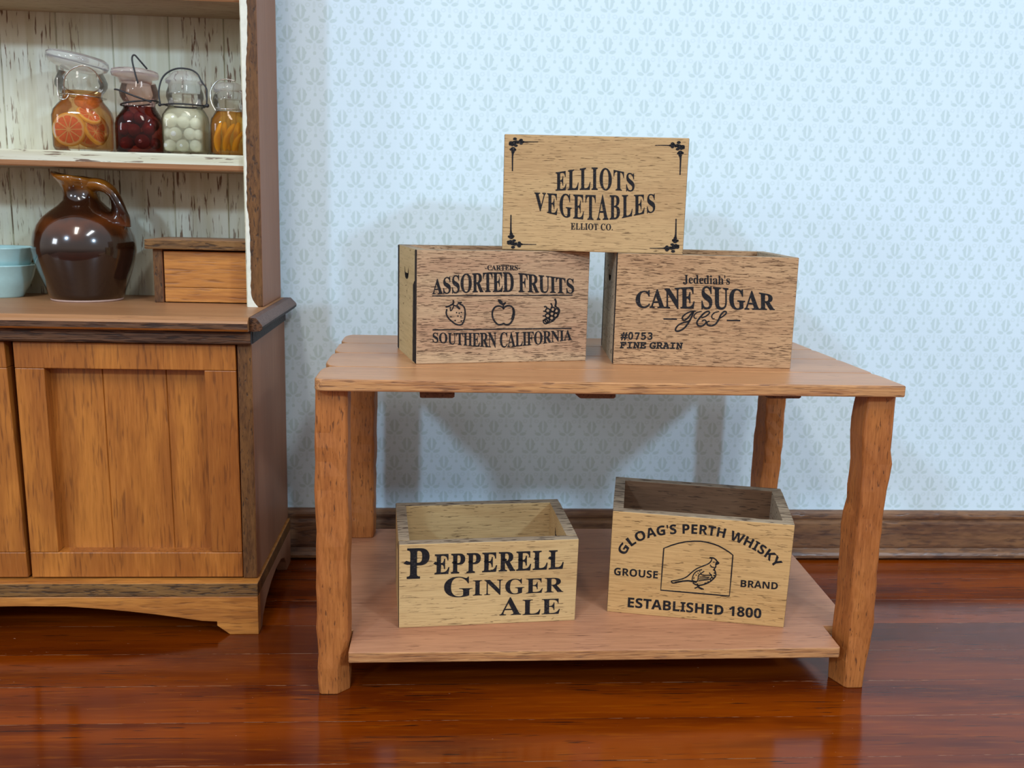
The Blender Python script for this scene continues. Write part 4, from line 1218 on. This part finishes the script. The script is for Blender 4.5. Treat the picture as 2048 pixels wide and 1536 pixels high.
def slice_(name, c, r, th, normal, label, big=True):
    root = empty(name, c, label, 'fruit slice', 'grapefruit slices in the first jar')
    q = Vector((0, 0, 1)).rotation_difference(Vector(normal).normalized())
    root.rotation_mode = 'QUATERNION'; root.rotation_quaternion = q
    v, f = lathe([(r * 0.93, -th / 2), (r, -th * 0.25), (r, th * 0.25), (r * 0.93, th / 2)], 48)
    add('peel', v, f, [M['rind'], M['pith']], root, fm=lambda p: 1 if abs(p.normal.z) > 0.8 else 0)
    V, Fc = [], []
    ns = 10
    for s_ in range(2):
        zf = th / 2 + 0.0004 if s_ == 0 else -th / 2 - 0.0004
        for k in range(ns):
            a0 = 2 * PI * (k + 0.06) / ns; a1 = 2 * PI * (k + 0.94) / ns
            n = len(V); ring = [(0.10 * r * math.cos((a0 + a1) / 2), 0.10 * r * math.sin((a0 + a1) / 2), zf)]
            for t in range(6):
                a = a0 + (a1 - a0) * t / 5; rr = r * 0.82 * (1.0 if 0 < t < 5 else 0.95)
                ring.append((rr * math.cos(a), rr * math.sin(a), zf))
            V += ring; Fc.append(tuple(range(n, n + 7)))
    add('pulp', V, Fc, M['pulp'], root)
    return root


ws = lambda jx_, x, y, z: hw(jx_ + x, JY + y, SZ + z)
slice_('grapefruit_slice', ws(j1x, -0.0165, -0.0500, 0.0515), 0.0400, 0.009, (-0.04, -1, 0.03), 'round pink grapefruit slice facing the front of the first jar')
slice_('grapefruit_slice', ws(j1x, 0.033, -0.026, 0.046), 0.033, 0.010, (0.86, -0.22, 0.52), 'slanted yellow-edged grapefruit slice at the right of the first jar')
slice_('grapefruit_slice', ws(j1x, 0.020, -0.018, 0.088), 0.030, 0.009, (0.55, -0.35, 0.72), 'pink grapefruit slice lying under the neck of the first jar')
slice_('grapefruit_slice', ws(j1x, 0.012, 0.012, 0.055), 0.043, 0.012, (0.10, -0.98, 0.12), 'grapefruit slice standing behind the front one in the first jar')
pu = [ball((0, 0, 0), 0.030, 20, 12, 0.62)]
g = add('grapefruit_chunk', pu[0][0], pu[0][1], M['orange_fill'], None, smooth=True); g.location = ws(j1x, 0.012, -0.002, 0.122)
tag(g, 'orange-pink grapefruit chunk filling the neck of the first jar', 'fruit')

# -- cherry jar
j2x = -0.5060
j2 = empty('preserving_jar', hw(j2x, JY, SZ), 'glass jar of dark red cherries with a loose black wire bail', 'jar', jar_group)
v, f = superloft([(0.000, 0.052, 4), (0.004, 0.057, 4), (0.010, 0.0590, 4), (0.070, 0.0590, 4), (0.084, 0.057, 3.4), (0.097, 0.050, 2.6), (0.108, 0.0430, 2.1), (0.116, 0.0400, 2), (0.126, 0.0420, 2), (0.136, 0.0485, 2), (0.147, 0.0510, 2), (0.160, 0.047, 2), (0.172, 0.043, 2)], cap1=False, sc=0.915)
add('glass_body', v, f, M['glass_pink'], j2, smooth=True)
def tilt2(p, a, i): return (p[0] - 0.008, p[1], p[2] - p[0] * 0.04)
v, f = lathe([(0.036, 0.168), (0.040, 0.180), (0.054, 0.184), (0.0565, 0.192), (0.054, 0.200), (0.040, 0.204), (0.002, 0.205)], 44, fx=tilt2)
add('lid', v, f, M['lid_glass_pink'], j2, smooth=True)
v, f = superloft([(0.006, 0.050, 4), (0.010, 0.0550, 4), (0.070, 0.0555, 4), (0.084, 0.0535, 3.4), (0.097, 0.0465, 2.6), (0.106, 0.040, 2.1), (0.114, 0.0370, 2)], sc=0.915)
add('syrup', v, f, M['liq_red'], j2, smooth=True)
wr = merge(tube(ring_xy(0.0440, 0.123, 28, dz=0.006), 0.0021, 6, True),
           tube(catmull([(0.014, -0.053, 0.165), (0.007, -0.054, 0.195), (0.003, -0.054, 0.222), (0.009, -0.053, 0.230), (0.020, -0.050, 0.218), (0.034, -0.042, 0.200)], 6), 0.0021, 6),
           tube(catmull([(-0.045, -0.042, 0.150), (-0.030, -0.056, 0.147), (0.010, -0.060, 0.133), (0.044, -0.052, 0.122)], 6), 0.0023, 6))
add('wire_bail', wr[0], wr[1], M['black_wire'], j2, smooth=True)['label'] = 'black wire bail'
cher = [(-0.029, -0.036, 0.024, 0.0165), (0.014, -0.038, 0.029, 0.0185), (-0.008, -0.032, 0.056, 0.0160), (0.030, -0.028, 0.060, 0.0165), (-0.036, -0.030, 0.058, 0.0150), (0.008, -0.030, 0.087, 0.0150),
        (-0.022, -0.028, 0.088, 0.0140), (0.042, -0.014, 0.026, 0.0140), (0.010, 0.004, 0.040, 0.0170), (-0.025, 0.006, 0.036, 0.0165), (0.030, 0.012, 0.072, 0.0160), (-0.012, 0.010, 0.078, 0.0165)]
pc = None
for i, (x, y, z, r) in enumerate(cher):
    if pc is None:
        v, f = ball((0, 0, 0), 1.0, 22, 14, 0.97, 0.10)
        pc = add('cherry', v, f, M['cherry'], None, smooth=True); o = pc
    else:
        o = pc.copy(); col.objects.link(o)
    o.scale = (r, r, r); o.location = ws(j2x, x * 0.89, y * 0.86, z); o.rotation_euler = (0.9 + 0.3 * i, 0.4 * i, 0.7 * i)
    tag(o, 'dark red cherry in red syrup inside the second jar from the left', 'cherry', 'cherries in the second jar')

# -- onion jar
j3x = -0.3950
j3 = empty('preserving_jar', hw(j3x, JY, SZ), 'glass jar of white pickled onions with a black wire bail', 'jar', jar_group)
v, f = superloft([(0.000, 0.050, 5), (0.004, 0.0555, 5), (0.010, 0.0575, 5), (0.083, 0.0575, 5), (0.096, 0.0565, 4), (0.108, 0.051, 2.8), (0.116, 0.0455, 2.1), (0.121, 0.0435, 2), (0.128, 0.0455, 2), (0.140, 0.0500, 2), (0.152, 0.0490, 2), (0.164, 0.044, 2), (0.170, 0.043, 2)], cap1=False, sc=0.895)
add('glass_body', v, f, M['glass'], j3, smooth=True)
v, f = lathe([(0.036, 0.150), (0.039, 0.170), (0.045, 0.173), (0.0455, 0.181), (0.038, 0.188), (0.034, 0.194), (0.026, 0.201), (0.010, 0.2035), (0.001, 0.204)], 44)
add('lid', v, f, M['lid_glass'], j3, smooth=True)
v, f = superloft([(0.008, 0.049, 5), (0.012, 0.0535, 5), (0.083, 0.0540, 5), (0.096, 0.0530, 4), (0.106, 0.0470, 2.8), (0.111, 0.0430, 2.2)], sc=0.895)
add('brine', v, f, M['liq_brine'], j3, smooth=True)
kn = ball((0.058, -0.020, 0.121), 0.0052, 10, 8); kn2 = ball((-0.055, -0.025, 0.119), 0.0042, 10, 8)
wr = merge(tube(ring_xy(0.0475, 0.1205, 28), 0.0020, 6, True), tube([(0.046, -0.014, 0.1205), (0.058, -0.020, 0.121)], 0.0024, 6), kn, kn2, tube([(-0.044, -0.020, 0.1205), (-0.055, -0.025, 0.119)], 0.0024, 6),
           tube(catmull([(-0.054, -0.025, 0.122), (-0.057, -0.022, 0.150), (-0.050, -0.018, 0.180), (-0.034, -0.016, 0.198), (-0.010, -0.015, 0.2075), (0.018, -0.015, 0.2060), (0.036, -0.016, 0.196), (0.046, -0.018, 0.178), (0.057, -0.019, 0.162), (0.058, -0.020, 0.145), (0.057, -0.020, 0.124)], 5), 0.0021, 6))
add('wire_bail', wr[0], wr[1], M['black_wire'], j3, smooth=True)['label'] = 'black wire bail'
oni = [(-0.036, -0.035, 0.022, .0155), (-0.001, -0.037, 0.022, .0160), (0.034, -0.035, 0.022, .0150), (-0.020, -0.038, 0.050, .0165), (0.019, -0.037, 0.051, .0145), (-0.032, -0.035, 0.082, .0175), (0.003, -0.036, 0.079, .0155),
       (0.035, -0.035, 0.077, .0135), (0.040, -0.026, 0.050, .0130), (-0.043, -0.022, 0.053, .0125), (-0.010, -0.002, 0.030, .0165), (0.024, 0.000, 0.034, .0165), (-0.018, 0.002, 0.066, .0165), (0.020, 0.002, 0.066, .0165), (0.002, 0.000, 0.094, .0135)]
pc = None
for i, (x, y, z, r) in enumerate(oni):
    if pc is None:
        v, f = ball((0, 0, 0), 1.0, 22, 14, 0.95)
        pc = add('pickled_onion', v, f, M['onion'], None, smooth=True); o = pc
    else:
        o = pc.copy(); col.objects.link(o)
    o.scale = (r, r, r); o.location = ws(j3x, x * 0.88, y * 0.88, z); o.rotation_euler = (0.3 * i, 0.5 * i, 0)
    tag(o, 'small round white pickled onion inside the third jar from the left', 'onion', 'pickled onions in the third jar')

# -- peach jar
j4x = -0.2860
j4 = empty('preserving_jar', hw(j4x, JY, SZ), 'short glass jar of orange peach slices, rightmost jar on the shelf', 'jar', jar_group)
v, f = superloft([(0.000, 0.038, 4), (0.004, 0.043, 4), (0.010, 0.0450, 4), (0.075, 0.0450, 4), (0.090, 0.0435, 3.2), (0.102, 0.038, 2.4), (0.110, 0.0345, 2), (0.118, 0.0355, 2), (0.128, 0.0400, 2), (0.140, 0.0400, 2), (0.152, 0.036, 2)], cap1=False)
add('glass_body', v, f, M['glass'], j4, smooth=True)
v, f = lathe([(0.028, 0.140), (0.031, 0.153), (0.038, 0.156), (0.0395, 0.164), (0.036, 0.172), (0.022, 0.178), (0.001, 0.180)], 40)
add('lid', v, f, M['lid_glass'], j4, smooth=True)
v, f = superloft([(0.005, 0.037, 4), (0.010, 0.0415, 4), (0.075, 0.0420, 4), (0.090, 0.0405, 3.2), (0.100, 0.036, 2.4), (0.108, 0.0320, 2)])
add('syrup', v, f, M['liq_orange'], j4, smooth=True)
wr = merge(tube(ring_xy(0.0365, 0.113, 26), 0.0014, 6, True), tube(catmull([(-0.028, -0.028, 0.108), (-0.040, -0.022, 0.130), (-0.041, -0.018, 0.158), (-0.026, -0.016, 0.180), (-0.004, -0.015, 0.186), (0.018, -0.016, 0.182)], 6), 0.0014, 6))
add('wire_bail', wr[0], wr[1], M['silver'], j4, smooth=True)['label'] = 'silver wire bail'


def crescent():
    V, n = [], 9
    P = catmull([(0.006, 0, -1), (-0.10, 0, -0.5), (-0.14, 0, 0), (-0.08, 0, 0.5), (0.05, 0, 1)], 5)
    rr = [0.04 + 0.24 * math.sin(PI * i / (len(P) - 1)) ** 0.6 for i in range(len(P))]
    return tube(P, rr, 10, flat=0.7)


pp = None
for i, (x, y, z, s_, ry, rz) in enumerate(((-0.023, -0.022, 0.046, 0.036, 0.10, 0.2), (0.002, -0.026, 0.046, 0.036, 0.34, 0.4), (0.024, -0.020, 0.038, 0.030, 0.50, 0.0), (-0.010, 0.008, 0.050, 0.036, -0.2, 0.6), (0.016, 0.008, 0.050, 0.036, 0.1, 1.0))):
    if pp is None:
        v, f = crescent(); pp = add('peach_slice', v, f, M['peach'], None, smooth=True); o = pp
    else:
        o = pp.copy(); col.objects.link(o)
    o.scale = (s_, s_, s_); o.location = ws(j4x, x, y, z); o.rotation_euler = (0, ry, rz)
    tag(o, 'long orange peach slice standing in syrup inside the rightmost jar', 'peach slice', 'peach slices in the rightmost jar')
